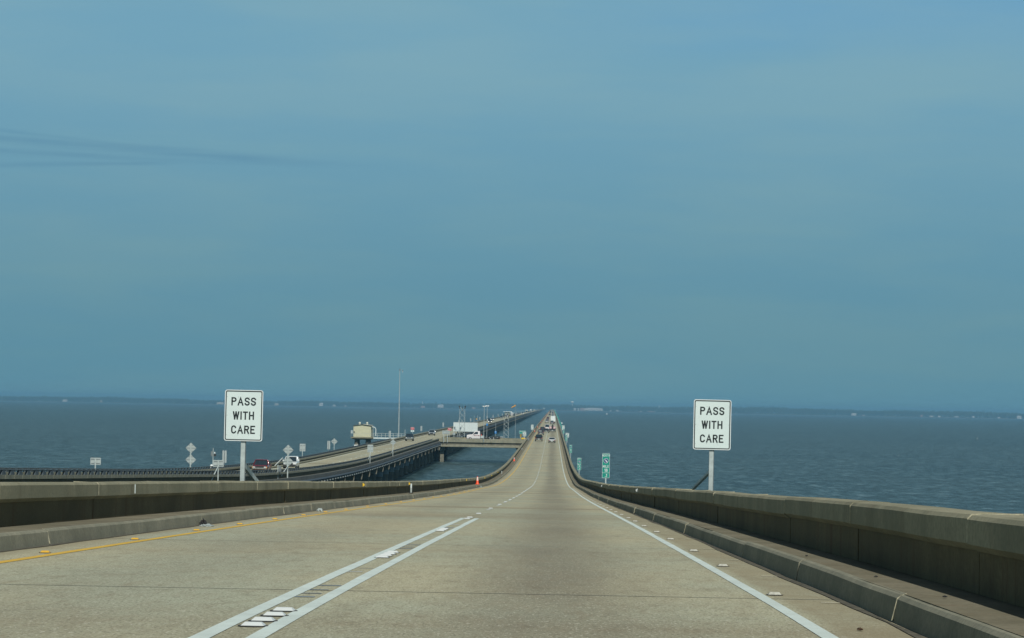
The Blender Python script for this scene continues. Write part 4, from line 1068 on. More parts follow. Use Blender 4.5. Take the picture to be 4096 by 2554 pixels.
m1.loft([[(lean * (i / n_) + (.17 * (1 - .62 * i / n_)) * math.cos(2*PI*q/12), (.17 * (1 - .62 * i / n_)) * math.sin(2*PI*q/12), H * i / n_) for q in range(12)] for i in range(n_ + 1)], GALV, smooth=True); m1.build('pole', t)
m1 = MB(); m1.box(lean - .13, lean + .13, -.1, .1, H - .55, H - .1, GALV_D); m1.cyl((lean, 0, H), (lean, 0, H + .35), .03, .03, DARKM, 5); m1.build('camera', t)
m1 = MB(); m1.cyl((lean, 0, H - .25), (lean + .8, 0, H - .25), .03, .03, GALV, 5); m1.cyl((lean + .8, 0, H - .25), (lean + .8, 0, H - .65), .12, .12, GALV_D, 8); m1.cyl((lean + .8, 0, H - .65), (lean + .8, 0, H - .95), .13, .10, HEADL, 8); m1.build('dome_lamp', t)
m1 = MB(); m1.box(-.6, .6, -.6, .6, -.5, 0, CONC); m1.cyl((0, 0, -.5), (0, 0, zw(Xb, 736) - zb - 2), .45, .45, CONC_SEA, 12); m1.build('base', t)

# ---------------------------------------------------------------- cabins further along the far bridge
def cabin(u, vt, vb, Y, wpx, label, overhang=.0):
    X = XU(u, vb, Y); zt, z1 = P(u, vt, Y)[1], P(u, vb, Y)[1]; wd = wpx * Y / F; H = zt - z1
    t = thing('bridge_cabin', label, 'building', (X, Y, z1), 0, 'cabins along the far bridge')
    m1 = MB(); m1.box(-wd / 2, wd / 2, 0, 5, 0, H * .8, CREAM); wl_ = m1.build('wall', t)
    m1 = MB(); o_ = overhang; m1.box(-wd / 2 - o_, wd / 2 + o_ * 1.6, -o_ - .1, 5 + o_, H * .801, H, WHITEM, bev=.1); m1.build('roof', t)
    m1 = MB(); m1.box(-wd * .3, wd * .25, -.05, -.001, H * .32, H * .66, WHITEM if overhang else GLASS); m1.build('window', wl_)
    m1 = MB()
    for xx in (-wd * .35, wd * .35):
        for yy in (.6, 4.4): m1.cyl((xx, yy, 0), (xx, yy, zw(X, Y) - z1 - 2), .5, .5, CONC_SEA, 8)
    m1.box(-wd * .5, wd * .5, -.3, 5.3, -.4, -.01, CONC); m1.build('platform', t)
cabin(2029, 1647, 1658, 2440, 20, 'cabin with a wide white overhanging roof above the far bridge traffic', 1.3)
cabin(2105.6, 1640, 1650, 4200, 9, 'boxy beige cabin beyond the white roofed cabin')
cabin(2136.5, 1638, 1645, 5900, 7, 'small beige cabin third along the far bridge')
cabin(2176, 1633, 1641, 12700, 9, 'tiny white building where the far bridge meets the shore')

# ---------------------------------------------------------------- cones, delineators, reflectors, pavement markers
def make_cone(loc, label):
    t = thing('traffic_cone', label, 'traffic cone', loc, 0, 'orange cones on the left ledge')
    m1 = MB(); m1.box(-.19, .19, -.19, .19, 0, .035, ORANGE, bev=.01); m1.build('base', t)
    prof = [(.145, .035), (.13, .06), (.045, .69), (.03, .71)]
    m1 = MB(); m1.loft([[(r_ * math.cos(2*PI*i/18), r_ * math.sin(2*PI*i/18), z_) for i in range(18)] for r_, z_ in prof], ORANGE, smooth=True); bo = m1.build('body', t)
    def rad_(z_): return .13 + (.045 - .13) * (z_ - .06) / .63 + .003
    for z0, z1 in ((.36, .46), (.50, .63)):
        m1 = MB(); m1.loft([[(rad_(z_) * math.cos(2*PI*i/18), rad_(z_) * math.sin(2*PI*i/18), z_) for i in range(18)] for z_ in (z0, z1)], COLLAR, cap=False, smooth=True); m1.build('reflective_collar', bo)
    return t
conel = ['orange cone with white bands on the left ledge, nearest and largest', 'orange cone on the left ledge, second nearest', 'orange cone on the left ledge beside the yellow impact marker', 'orange cone on the left ledge beside the nearer black pickup',
         'orange cone on the left ledge beside the second black pickup', 'orange cone on the left ledge alone in the gap behind the black vehicles', 'orange cone on the left ledge left of the silver pickup', 'orange cone on the left ledge ahead of the silver pickup']
cy = [232, 454, 715, 959, 1140, 1467, 1640, 1930]; c0 = None
for i, y in enumerate(cy):
    if c0 is None: c0 = make_cone((-6.62, y, zd(y) + .2), conel[0])
    else: c = copy_tree(c0); c.location = (-6.62, y, zd(y) + .2); c['label'] = conel[i]
for y in (2200, 2420, 2640, 2860, 3080, 3300, 3520, 3740, 3960, 4200):
    c = copy_tree(c0); c.location = (-6.62, y, zd(y) + .2); c['label'] = 'tiny far orange cone on the left ledge near the vanishing point'
for u, lb in ((1863, 'small orange cone on the crossover in front of the white truck'), (1998, 'small orange cone on the crossover behind the flatbed')):
    c = copy_tree(c0); c.location = (XU(u, 1750, 698), 698, zc); c['label'] = lb; c['group'] = 'cones on the crossover'
def delineator(y, label):
    t = thing('delineator_post', label, 'delineator', (-6.58, y, zd(y) + .2), 0, 'short white posts on the left ledge')
    m1 = MB(); m1.box(-.038, .038, -.01, .01, .03, .46, SIGN_BACK, bev=.004); p_ = m1.build('post', t)
    m1 = MB(); m1.box(-.030, .030, -.013, -.0101, .25, .44, OFFW); m1.build('reflector', p_)
    m1 = MB(); m1.box(-.10, .10, -.10, .10, 0, .035, TYRE, bev=.01); m1.build('base', t)
delineator(122, 'short white post on a black base on the left ledge, nearest')
delineator(342, 'short white post on the left ledge between the two nearest cones')
delineator(566, 'short white post on the left ledge past the second cone')
def reflector(x, y, sg, mat, label, group):
    mb = MB(); z = zd(y) + .56
    mb.loft([[(x, y - .02, z + .02), (x + sg * .07, y - .02, z + .06), (x + sg * .07, y - .02, z + .11), (x, y - .02, z + .15)], [(x, y + .02, z + .02), (x + sg * .07, y + .02, z + .06), (x + sg * .07, y + .02, z + .11), (x, y + .02, z + .15)]], mat)
    tag(mb.build('barrier_reflector'), label, 'reflector', group)
for y, lb in ((94.5, 'left parapet, nearest'), (125, 'left parapet above the nearest white post'), (209, 'left parapet just before the largest cone'), (266, 'left parapet first past the largest cone'), (296, 'left parapet second past the largest cone'), (330, 'left parapet third past the largest cone')):
    reflector(-6.86, y, 1, SIGN_Y, 'yellow reflector on the ' + lb, 'yellow reflectors on the left parapet')
for y, lb in ((87, 'nearest the right traffic sign'), (148, 'near the nearest green mile marker')): reflector(2.88, y, -1, MK_WHITE, 'white reflector on the right parapet ' + lb, 'white reflectors on the right parapet')
m1 = MB(); y = 42.8; z = zd(y); m1.box(-6.862, -6.852, y - .02, y + .02, z + .57, z + .72, OFFW); tag(m1.build('reflective_strip'), 'narrow white reflective strip on the left parapet left of the traffic sign', 'reflector')

def pavement_marker(mat, label, group, wd=.072, dp=.065):
    t = thing('pavement_marker', label, 'road stud', (0, 0, 0), 0, group)
    m1 = MB(); m1.loft([[(-wd, -dp, .007), (wd, -dp, .007), (wd, dp, .007), (-wd, dp, .007)], [(-wd * .72, -dp * .35, .027), (wd * .72, -dp * .35, .027), (wd * .72, dp * .35, .027), (-wd * .72, dp * .35, .027)]], mat); m1.build('stud', t)
    m1 = MB(); ps = [(wd * 1.35 * math.cos(2*PI*i/14), dp * 1.6 * math.sin(2*PI*i/14) - dp * .3) for i in range(14)]; m1.loft([[(x, y, z) for x, y in ps] for z in (.0045, .0068)], BITUMEN); m1.build('bitumen_pad', t)  # black pad drawn wide so it also paints the stud's shadow
    return t
def put_markers(src, spots, label=None):
    first = True
    for k, (x, y) in enumerate(spots):
        o = src if first and src.location.length == 0 else copy_tree(src); first = False
        sl = (zd(y + .5) - zd(y - .5)); o.location = (x, y, zd(y) + .0); o.rotation_euler = (math.atan(sl), 0, random.uniform(-.04, .04))
        if label: o['label'] = label if isinstance(label, str) else label[k]
CLX = -1.90
# nearest cluster of four
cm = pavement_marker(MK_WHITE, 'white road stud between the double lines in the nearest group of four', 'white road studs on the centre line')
def ysol(u, v, X):                    # distance at which the road surface at lateral X passes through row v
    lo, hi = 10.0, 600.0
    for _ in range(60):
        mid = (lo + hi) / 2
        vv = VPY + (-zd(mid) / mid) * F * c_ + (X / mid) * F * s_
        if vv > v: lo = mid
        else: hi = mid
    return lo
CHALK = plain('chalky_mark', (0.50, 0.48, 0.36), 0.9, var=0.25, scale=30)
for k, v in enumerate((2095, 2124, 2156, 2195, 2240, 2305, 2410)):
    yq = ysol(0, v, 2.25); flat('kerb_chalk_mark', 2.15 - .03 * (k % 2), 2.345, yq, yq + .09 + .02 * (k % 3), CHALK, 0.0035)
GHOST = plain('bitumen_scar', (0.17, 0.21, 0.235), 0.7, var=0.1)
for v, dx_, wv, dl, m_ in ((2342, .03, .10, .12, GHOST), (2359, 0, .09, .08, GHOST), (2373, -.02, .11, .10, GHOST), (2387, -.03, .12, .14, GHOST), (2287, 0, .075, .16, GHOST_W), (2274, .05, .07, .05, GHOST), (2194, 0, .12, .2, GHOST), (2188, 0, .11, .2, GHOST), (2180, .03, .11, .2, GHOST), (2160, 0, .10, .25, GHOST_W), (2111, 0, .11, .5, GHOST), (2099, 0, .10, .5, GHOST_W)):
    yq = ysol(0, v, CLX); flat('worn_patch', CLX + dx_ - wv, CLX + dx_ + wv, yq - dl / 2, yq + dl / 2, m_, 0.0035)
ya = [ysol(0, v, CLX) for v in (2503, 2483, 2462, 2443)]
put_markers(cm, [(XU(u, v, y), y) for (u, v), y in zip(((1015, 2503), (1055, 2484), (1100, 2461), (1138, 2444)), ya)], ['white road stud between the double lines, %s of the nearest group of four' % q for q in ('first', 'second', 'third', 'farthest')])
yb = [ysol(0, v, CLX) for v in (2231, 2224.5, 2218, 2211.5)]
put_markers(cm, [(CLX - .02, y) for y in yb], ['white road stud between the double lines, %s of the second group of four' % q for q in ('first', 'second', 'third', 'farthest')])
y3 = [ysol(0, v, CLX) for v in (2125, 2121, 2117.5)]
put_markers(cm, [(CLX, y) for y in y3], ['white road stud between the double lines, %s of the third group' % q for q in ('first', 'second', 'third')])
yc = [ysol(0, v, CLX) for v in (2076, 2071)]
put_markers(cm, [(CLX, y) for y in yc], ['white road stud beside the far end of the double lines, %s one' % q for q in ('nearer', 'farther')])
yv = [ysol(0, v, CLX) for v in (2055.6, 2034.5, 2018.8, 2008, 1999, 1991.7)]
put_markers(cm, [(CLX, y) for y in yv], ['white road stud in the single centre row, %s past the double lines' % q for q in ('first', 'second', 'third', 'fourth', 'fifth', 'sixth')])
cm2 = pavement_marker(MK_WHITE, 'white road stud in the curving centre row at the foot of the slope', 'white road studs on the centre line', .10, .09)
yy = yv[-1]; spots = []
while yy < 1500: yy += 12.2; spots.append((CLX, yy))
put_markers(cm2, spots, 'small white road stud in the curving centre row further down the bridge')
mb = MB()
for yq in yv[1:] + [q[1] for q in spots]:
    mt_ = GHOST_W if yq < 120 else WHITE_LINE
    y0, y1 = yq - 4.2, yq - 1.0
    mb.add([(CLX - .055, y0, zd(y0) + .004), (CLX + .055, y0, zd(y0) + .004), (CLX + .055, y1, zd(y1) + .004), (CLX - .055, y1, zd(y1) + .004)], [(0, 1, 2, 3)], mt_)
mb.build('lane_dashes', road, fix=False)
# right shoulder studs
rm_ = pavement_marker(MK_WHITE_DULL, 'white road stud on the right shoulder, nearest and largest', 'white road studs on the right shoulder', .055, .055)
ys_ = [ysol(0, v, 1.98) for v in (2379, 2264.5, 2204.5, 2158, 2129, 2105, 2086.5, 2073, 2060, 2049, 2040, 2032.5, 2026, 2020)]
put_markers(rm_, [(1.885, y) for i, y in enumerate([ys_[0]])])
put_markers(rm_, [(1.915 + .012 * math.sin(i * 3), y) for i, y in enumerate(ys_[1:7])], ['white road stud on the right shoulder, %s from the bottom edge' % q for q in ('second', 'third', 'fourth', 'fifth', 'sixth', 'seventh')])
sp = [(1.93, y) for y in ys_[7:]]; yy = ys_[-1]
while yy < 230: yy += 6.1; sp.append((1.93, yy))
put_markers(rm_, sp, 'small white road stud in the far part of the right shoulder row')
# yellow studs left
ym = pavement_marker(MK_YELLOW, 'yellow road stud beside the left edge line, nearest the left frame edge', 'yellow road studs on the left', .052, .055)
def ypt(u, v): y = ysol(0, v, -5.8); return (max(-6.05, min(-5.68, XU(u, v, y))), y)
yl = [ypt(190, 2212), ypt(545, 2159), ypt(797, 2123), ypt(978, 2098), ypt(1124, 2078), ypt(1233, 2062), ypt(1323, 2050), ypt(1402, 2039)]
put_markers(ym, yl[:1]); put_markers(ym, yl[1:2], 'yellow road stud beside the left edge line, second from the left frame edge'); put_markers(ym, yl[2:], ['yellow road stud beside the left edge line, %s from the left frame edge' % q for q in ('third', 'fourth', 'fifth', 'sixth', 'seventh', 'eighth')])
sp = []; yy = yl[-1][1]
while yy < 200: yy += 9; sp.append((-5.72, yy))
put_markers(ym, sp, 'small yellow road stud beside the left edge line further down')
# litter by the kerbs
def blob(name, x, y, z, sx, sy, sz, mat, label, cat, seed, group=None):
    bm = bmesh.new(); bmesh.ops.create_icosphere(bm, subdivisions=3, radius=1.0); r_ = random.Random(seed)
    ph = [r_.uniform(0, 6) for _ in range(6)]
    for v in bm.verts:
        p = v.co; k = 1 + .28 * math.sin(p.x * 7 + ph[0]) * math.sin(p.y * 6 + ph[1]) + .18 * math.sin(p.z * 9 + p.x * 8 + ph[2]) + r_.uniform(-.09, .09)
        v.co = Vector((p.x * sx * k, p.y * sy * k, max(-.1, p.z) * sz * k))
    me = bpy.data.meshes.new(name); bm.to_mesh(me); bm.free(); me.materials.append(mat)
    o = bpy.data.objects.new(name, me); COL.objects.link(o); o.location = (x, y, z); return tag(o, label, cat, group)
y = ysol(0, 2106, -6.0); x = XU(826, 2106, y); blob('plastic_bag', x, y, zd(y) + .005, .11, .26, .032, BAG, 'crumpled white plastic bag at the foot of the left kerb', 'litter', 1)
y = ysol(0, 2104, -6.1); x = XU(776, 2104, y); blob('rubber_scrap', -6.14, y + .3, zd(y) + .01, .06, .08, .09, TYRE, 'round black rubber scrap by the white bag at the left kerb', 'litter', 2)
blob('plastic_scrap', -6.0, ysol(0, 2046, -6.0), zd(70) - .0, .07, .15, .07, BAG, 'small white scrap at the left kerb below the traffic sign', 'litter', 3)
bpy.data.objects['plastic_scrap'].location.z = zd(bpy.data.objects['plastic_scrap'].location.y) + .01
y = ysol(0, 1950, -5.9); blob('plastic_scrap', -6.0, y, zd(y) + .01, .08, .2, .12, BAG, 'small white scrap by the left kerb right of the largest cone', 'litter', 4)
y = 17.6; blob('leaf_scrap', 2.02, y - .6, zd(y - .6) + .008, .018, .03, .013, plain('dead_leaf', (.07, .04, .02)), 'brown scrap on the right shoulder near the bottom edge', 'litter', 5)
for i, (x, y) in enumerate(((2.62, 21.0), (2.66, 17.6), (2.6, 26.5))): blob('rubber_scrap', x, y, zd(y) + .205, .014, .03, .008, TYRE, 'small black scrap lying on the right ledge', 'litter', 20 + i, 'black scraps on the right ledge')

# ---------------------------------------------------------------- vehicles
class Veh: pass
def vehicle(name, kind, col, X, Y, away, label, W=1.85, L=4.7, H=1.5, detail=True, cat='car', group=None, rz=None, extra=None, z=None):
    t = thing(name, label, cat, (X, Y, zd(Y) if z is None else z), (PI if not away else 0.0) if rz is None else rz, group)
    # local frame: rear bumper at y=0, front at y=L, so "away" shows the rear
    paintm = carpaint(col); parts = {}
    def pm(n_): parts.setdefault(n_, []).append(MB()); return parts[n_][-1]
    gz = .24 if kind in ('sedan',) else (.30 if kind in ('suv', 'van') else .42)
    belt = {'sedan': H * .63, 'suv': H * .60, 'van': H * .55, 'pickup': H * .62, 'truck': H * .5}[kind]
    w_ = W / 2
    def ring(y, hw, zb, zt):
        e = min(.12, hw * .2)
        return [(-hw + .08, y, zb), (hw - .08, y, zb), (hw, y, zb + .16), (hw, y, zt - .18), (hw - e, y, zt), (-hw + e, y, zt), (-hw, y, zt - .18), (-hw, y, zb + .16)]
    body = pm('body')
    if kind == 'sedan': st = [(0, w_ * .86, gz + .12, belt - .06), (.12, w_ * .95, gz, belt + .02), (.7, w_, gz, belt + .03), (L * .45, w_, gz, belt), (L * .72, w_, gz, belt - .04), (L * .9, w_ * .96, gz, belt - .16), (L, w_ * .8, gz + .1, belt - .28)]
    elif kind in ('suv', 'van'): st = [(0, w_ * .9, gz + .1, belt), (.12, w_ * .97, gz, belt + .03), (1.0, w_, gz, belt + .02), (L * .5, w_, gz, belt), (L * .74, w_, gz, belt - .02), (L * .92, w_ * .97, gz, belt - .10), (L, w_ * .86, gz + .1, belt - .2)]
    else: st = [(L * .40, w_ * .98, gz, belt + .02), (L * .5, w_, gz, belt), (L * .78, w_, gz, belt - .02), (L * .95, w_ * .97, gz, belt - .05), (L, w_ * .88, gz + .12, belt - .12)]
    body.loft([ring(*s) for s in st], paintm)
    if kind == 'pickup':
        body.box(-w_, -w_ + .07, .05, L * .40, gz + .12, belt, paintm); body.box(w_ - .07, w_, .05, L * .40, gz + .12, belt, paintm)
        body.box(-w_ + .071, w_ - .071, .08, L * .4, gz + .2, gz + .35, PLASTIC)
        tg = pm('tailgate'); tg.box(-w_ + .07, w_ - .07, 0, .07, gz + .2, belt, paintm, bev=.015)
    cab = {'sedan': (.55, L * .70, L * .24, L * .52), 'suv': (.10, L * .73, .35, L * .56), 'van': (.08, L * .80, .25, L * .62), 'pickup': (L * .405, L * .72, L * .43, L * .60), 'truck': (L * .62, L * .80, L * .63, L * .74)}[kind]
    yb0, yb1, yt0, yt1 = cab; wb, wt = w_ * .94, w_ * .76
    z0, z1 = belt - .02, H - .07
    A = [(-wb, yb0, z0), (wb, yb0, z0), (wb, yb1, z0), (-wb, yb1, z0)]; B = [(-wt, yt0, z1), (wt, yt0, z1), (wt, yt1, z1), (-wt, yt1, z1)]
    pm('rear_window').add([A[0], A[1], B[1], B[0]], [(0, 1, 2, 3)], GLASS); pm('windscreen').add([A[3], A[2], B[2], B[3]], [(3, 2, 1, 0)], GLASS)
    pm('side_window').add([A[1], A[2], B[2], B[1]], [(0, 1, 2, 3)], GLASS); pm('side_window').add([A[0], A[3], B[3], B[0]], [(3, 2, 1, 0)], GLASS)
    rf = pm('roof'); rf.loft([[(-wt - .03, yt0 - .04, z1), (wt + .03, yt0 - .04, z1), (wt + .03, yt1 + .06, z1), (-wt - .03, yt1 + .06, z1)], [(-wt + .08, yt0 + .12, H), (wt - .08, yt0 + .12, H), (wt - .08, yt1 - .1, H), (-wt + .08, yt1 - .1, H)]], paintm)
    for a, b_ in zip(A, B): rf.cyl(a, b_, .055, .045, paintm, 6)
    for s in (-1, 1): rf.cyl((s * wb * .99, (yb0 + yb1) / 2, z0), (s * (wt + .01), (yt0 + yt1) / 2, z1), .045, .045, paintm, 5)
    wr = .33 if kind == 'sedan' else (.36 if kind in ('suv', 'van') else .42)
    for s in (-1, 1):
        for wy in (L * .19, L * .81):
            whl = pm('wheel'); whl.cyl((s * (w_ - .24), wy, wr), (s * (w_ + .01), wy, wr), wr, wr, TYRE, 16); whl.cyl((s * (w_ + .011), wy, wr), (s * (w_ + .02), wy, wr), wr * .6, wr * .55, RIM, 12)
    body.box(-w_ * .9, w_ * .9, L * .08, L * .95, gz - .04, gz + .12, PLASTIC)
    bz = gz + .12
    rb = pm('rear_bumper'); rb.box(-w_ * .94, w_ * .94, -.07, .10, bz, bz + .22, PLASTIC if kind != 'pickup' else CHROME, bev=.03)
    fb = pm('front_bumper'); fb.box(-w_ * .92, w_ * .92, L - .12, L + .06, bz - .02, bz + .2, PLASTIC if kind in ('suv', 'van', 'sedan') else CHROME, bev=.03)
    pl = pm('licence_plate'); pl.box(-.26, .26, -.095, -.071, bz + .03, bz + .17, WHITEM)
    gr = pm('grille'); gr.box(-w_ * .5, w_ * .5, L - .02, L + .035, belt - .48, belt - .22, GALV_D if max(col) < .1 else DARKM)
    for s in (-1, 1):
        hl = pm('headlight'); x0, x1 = sorted((s * w_ * .55, s * w_ * .86)); hl.box(x0, x1, L - .14, L + .02, belt - .40, belt - .22, HEADL, bev=.02)
        tl = pm('tail_light'); x0, x1 = sorted((s * w_ * .74, s * w_ * .93)); tl.box(x0, x1, -.03, .10, belt - .38, belt - .14 + (.2 if kind in ('suv', 'van') else 0), TAILL, bev=.01)
        mr = pm('side_mirror'); x0, x1 = sorted((s * (w_ - .02), s * (w_ + .2))); mr.box(x0, x1, yb1 - .35, yb1 - .22, belt + .02, belt + .2, paintm if kind != 'pickup' else PLASTIC, bev=.02)
    if extra: extra(pm, w_, L, H, gz, belt)
    if detail:
        for n_, lst in parts.items():
            for q in lst: q.build(n_, t)
        return t
    # small in the photo: one mesh
    allm = MB()
    for lst in parts.values():
        for q in lst:
            o = len(allm.v); allm.v += q.v
            for f_, mi_, sm in zip(q.f, q.m, q.smooth): allm.f.append([i + o for i in f_]); allm.m.append(allm.mi(q.mats[mi_])); allm.smooth.append(sm)
    bpy.data.objects.remove(t)
    o = allm.build(name, loc=(X, Y, zd(Y) if z is None else z)); o.rotation_euler = (0, 0, (PI if not away else 0.0) if rz is None else rz)
    return tag(o, label, cat, group)
GO = 'vehicles driving away on the near bridge'; ON = 'oncoming vehicles on the far bridge'
BLK, SILV, WHT_, RED_, DGR, GRY_ = (.007, .009, .012), (.58, .61, .62), (.78, .76, .75), (.17, .004, .014), (.05, .06, .07), (.13, .15, .17)
vehicle('pickup_truck', 'pickup', BLK, -3.75, 716, True, 'black pickup truck in the left lane, nearest of the black vehicles', 2.0, 5.6, 1.88, cat='pickup truck', group=GO)
vehicle('car', 'sedan', SILV, -0.12, 693, True, 'silver saloon car in the right lane, nearest car ahead', 1.80, 4.6, 1.45, group=GO)
def bedload(pm, w_, L, H, gz, belt): q = pm('cargo'); q.box(-w_ * .7, w_ * .3, .5, 1.7, belt, belt + .35, GRY_M); q.box(w_ * .1, w_ * .7, .6, 1.5, belt, belt + .5, PLASTIC)
GRY_M = plain('grey_load', (.3, .32, .33))
vehicle('pickup_truck', 'pickup', (.03, .04, .055), -3.95, 868, True, 'dark blue pickup loaded with gear, directly ahead of the nearest black pickup', 2.0, 5.6, 1.9, cat='pickup truck', group=GO, extra=bedload)
vehicle('car', 'suv', DGR, -3.9, 1000, True, 'dark grey car partly hidden ahead of the loaded blue pickup', 1.9, 4.7, 1.7, group=GO)
vehicle('pickup_truck', 'pickup', BLK, -2.35, 940, True, 'black pickup straddling the lane line in front of the white van', 2.0, 5.4, 1.6, cat='pickup truck', group=GO)
vehicle('car', 'van', WHT_, -2.15, 1030, True, 'white van above the black pickup on the lane line', 1.95, 5.0, 2.4, cat='van', group=GO)
FLAGP = plain('pink_panel', (.62, .30, .34), 0.6, var=.12, scale=6)
def att(pm, w_, L, H, gz, belt):
    for s in (-1, 1):
        q = pm('pink_panel'); x0, x1 = sorted((s * w_ * .28, s * w_ * .98)); q.box(x0, x1, -.02, .06, belt + .0, belt + .78, FLAGP, bev=.02)
        for k in range(4): q.box(x0 + .06, x1 - .06, -.035, -.021, belt + .10 + k * .18, belt + .17 + k * .18, WHITEM)
    q = pm('cargo'); q.box(-w_ * .26, w_ * .26, -.05, 1.0, belt - .1, belt + 1.25, PLASTIC, bev=.05); q.box(-w_ * .2, w_ * .2, .1, .6, belt + 1.25, belt + 1.5, DARKM, bev=.05)
    q = pm('frame'); q.cyl((-w_ * .75, .9, belt), (-w_ * .7, .9, belt + 1.3), .05, .05, WHITEM, 6); q.cyl((w_ * .75, .9, belt), (w_ * .7, .9, belt + 1.3), .05, .05, WHITEM, 6); q.cyl((-w_ * .7, .9, belt + 1.3), (w_ * .7, .9, belt + 1.3), .05, .05, WHITEM, 6)
    q = pm('tailgate_panel'); q.box(-w_, w_, -.06, -.02, gz + .15, belt - .02, DARKM)
vehicle('pickup_truck', 'pickup', (.02, .022, .026), -0.05, 964, True, 'dark work truck with two pink panels on its tail and a white frame', 2.3, 6.4, 2.2, cat='work truck', group=GO, extra=att)
# white box truck ahead
def box_truck(X, Y, W, H, L, away, label, group, name='box_truck', boxcol=None):
    t = thing(name, label, 'truck', (X, Y, zd(Y)), 0 if away else PI, group); w_ = W / 2; bm_ = boxcol or OFFW
    q = MB(); q.box(-w_, w_, 0, L * .74, 1.05, H, bm_, bev=.05); bo = q.build('cargo_box', t)
    q = MB(); q.box(-w_ * .92, w_ * .92, -.03, -.001, 1.15, H - .35, SIGN_RIM); q.build('rear_door', bo)
    q = MB(); q.box(-w_ * .9, w_ * .9, 0, L * .95, .55, 1.04, PLASTIC); q.build('chassis', t)
    q = MB(); q.loft([[(-w_ * .85, L * .76, .6), (w_ * .85, L * .76, .6), (w_ * .85, L, .6), (-w_ * .85, L, .6)], [(-w_ * .85, L * .76, 1.5), (w_ * .85, L * .76, 1.5), (w_ * .85, L, 1.4), (-w_ * .85, L, 1.4)], [(-w_ * .75, L * .76, 2.5), (w_ * .75, L * .76, 2.5), (w_ * .75, L * .87, 2.5), (-w_ * .75, L * .87, 2.5)]], carpaint(WHT_)); q.build('cab', t)
    q = MB(); q.add([(-w_ * .8, L * 1.002, 1.5), (w_ * .8, L * 1.002, 1.5), (w_ * .72, L * .885, 2.35), (-w_ * .72, L * .885, 2.35)], [(0, 1, 2, 3)], GLASS); q.build('windscreen', t)
    for s in (-1, 1):
        for wy in (L * .2, L * .85): q = MB(); q.cyl((s * (w_ - .45), wy, .5), (s * (w_ - .02), wy, .5), .5, .5, TYRE, 14); q.build('wheel', t)
        q = MB(); x0, x1 = sorted((s * w_ * .5, s * w_ * .8)); q.box(x0, x1, L, L + .05, .8, 1.1, HEADL); q.build('headlight', t)
        q = MB(); x0, x1 = sorted((s * w_ * .8, s * w_ * .98)); q.box(x0, x1, -.05, -.001, .85, 1.03, TAILL); q.build('tail_light', t)
    return t
box_truck(0.15, 1440, 2.6, 4.2, 9, True, 'tall white box truck in the right lane ahead of a grey car', GO)
vehicle('car', 'suv', (.20, .22, .23), -0.35, 1398, True, 'grey sport utility car in the right lane directly behind the white box truck', 2.0, 4.8, 1.85, group=GO)
vehicle('pickup_truck', 'pickup', (.55, .58, .58), -3.45, 1484, True, 'pale silver pickup in the left lane beside the box truck', 2.0, 5.4, 1.85, cat='pickup truck', group=GO)
vehicle('car', 'suv', (.20, .24, .27), -3.3, 1640, True, 'blue grey car directly ahead of the pale silver pickup', 1.95, 4.8, 1.8, group=GO, detail=False)
vehicle('car', 'suv', (.10, .02, .025), -3.6, 1900, True, 'dark red car in the left lane ahead of the blue grey car', 1.9, 4.7, 1.7, group=GO, detail=False)
for X, Y, k_, c__, lb in ((-3.2, 2620, 'suv', BLK, 'dark car alone in the left lane beyond the box truck'), (-.2, 2450, 'sedan', DGR, 'dark car just over the roof of the white box truck'), (-.1, 2800, 'suv', SILV, 'silver car in the right lane beyond the box truck'),
                    (0, 3150, 'suv', DGR, 'tiny dark car ahead of the far silver car'), (-.1, 3600, 'suv', BLK, 'tiny black car far down the right lane'), (-3.6, 3350, 'suv', GRY_, 'tiny grey car far down the left lane'), (-3.4, 3800, 'van', DGR, 'tiny dark van far down the left lane'),
                    (0, 4300, 'suv', WHT_, 'tiny white car in the right lane near the vanishing point'), (-3.5, 4700, 'suv', DGR, 'tiny dark car in the left lane near the vanishing point'), (0, 5200, 'van', DGR, 'farthest tiny dark vehicle on the near bridge')):
    vehicle('car', k_, c__, X, Y, True, lb, 1.9, 4.7, 1.75 if k_ != 'van' else 2.2, group=GO, detail=False)
# oncoming
def redx(pm, w_, L, H, gz, belt):
    q = pm('hood_line'); q.box(-w_ * .8, w_ * .8, L - .03, L + .03, belt - .2, belt - .14, DARKM)
    for s in (-1, 1): q = pm('turn_signal'); x0, x1 = sorted((s * w_ * .87, s * w_ * .95)); q.box(x0, x1, L - .12, L + .0, belt - .42, belt - .22, AMBER)
vehicle('pickup_truck', 'pickup', RED_, -37.3, 337, False, 'dark red older pickup coming towards the camera behind the left traffic sign', 2.0, 5.4, 1.72, cat='pickup truck', group=ON, extra=redx)
vehicle('car', 'suv', (.80, .84, .83), -37.45, 376, False, 'white car coming down the far bridge behind the stacked diamond signs', 1.95, 4.9, 1.75, group=ON)
vehicle('pickup_truck', 'pickup', (.03, .045, .055), -37.4, 684, False, 'dark pickup with a chrome bumper coming towards the camera below the pump house walkway', 2.05, 5.6, 1.9, cat='pickup truck', group=ON)
vehicle('car', 'suv', (.36, .42, .46), -37.4, 809, False, 'silver blue car coming towards the camera left of the blank board', 1.95, 4.7, 1.72, group=ON)
HL = plain('lit_headlamp', (1, 1, .95), .3)
_b = HL.node_tree.nodes['Principled BSDF']; _b.inputs['Emission Color'].default_value = (1, .95, .8, 1); _b.inputs['Emission Strength'].default_value = 2.5
def lit(pm, w_, L, H, gz, belt):
    for s in (-1, 1): q = pm('lit_lamp'); q.cyl((s * w_ * .7, L + .03, belt - .3), (s * w_ * .7, L + .07, belt - .3), .15, .15, HL, 10)
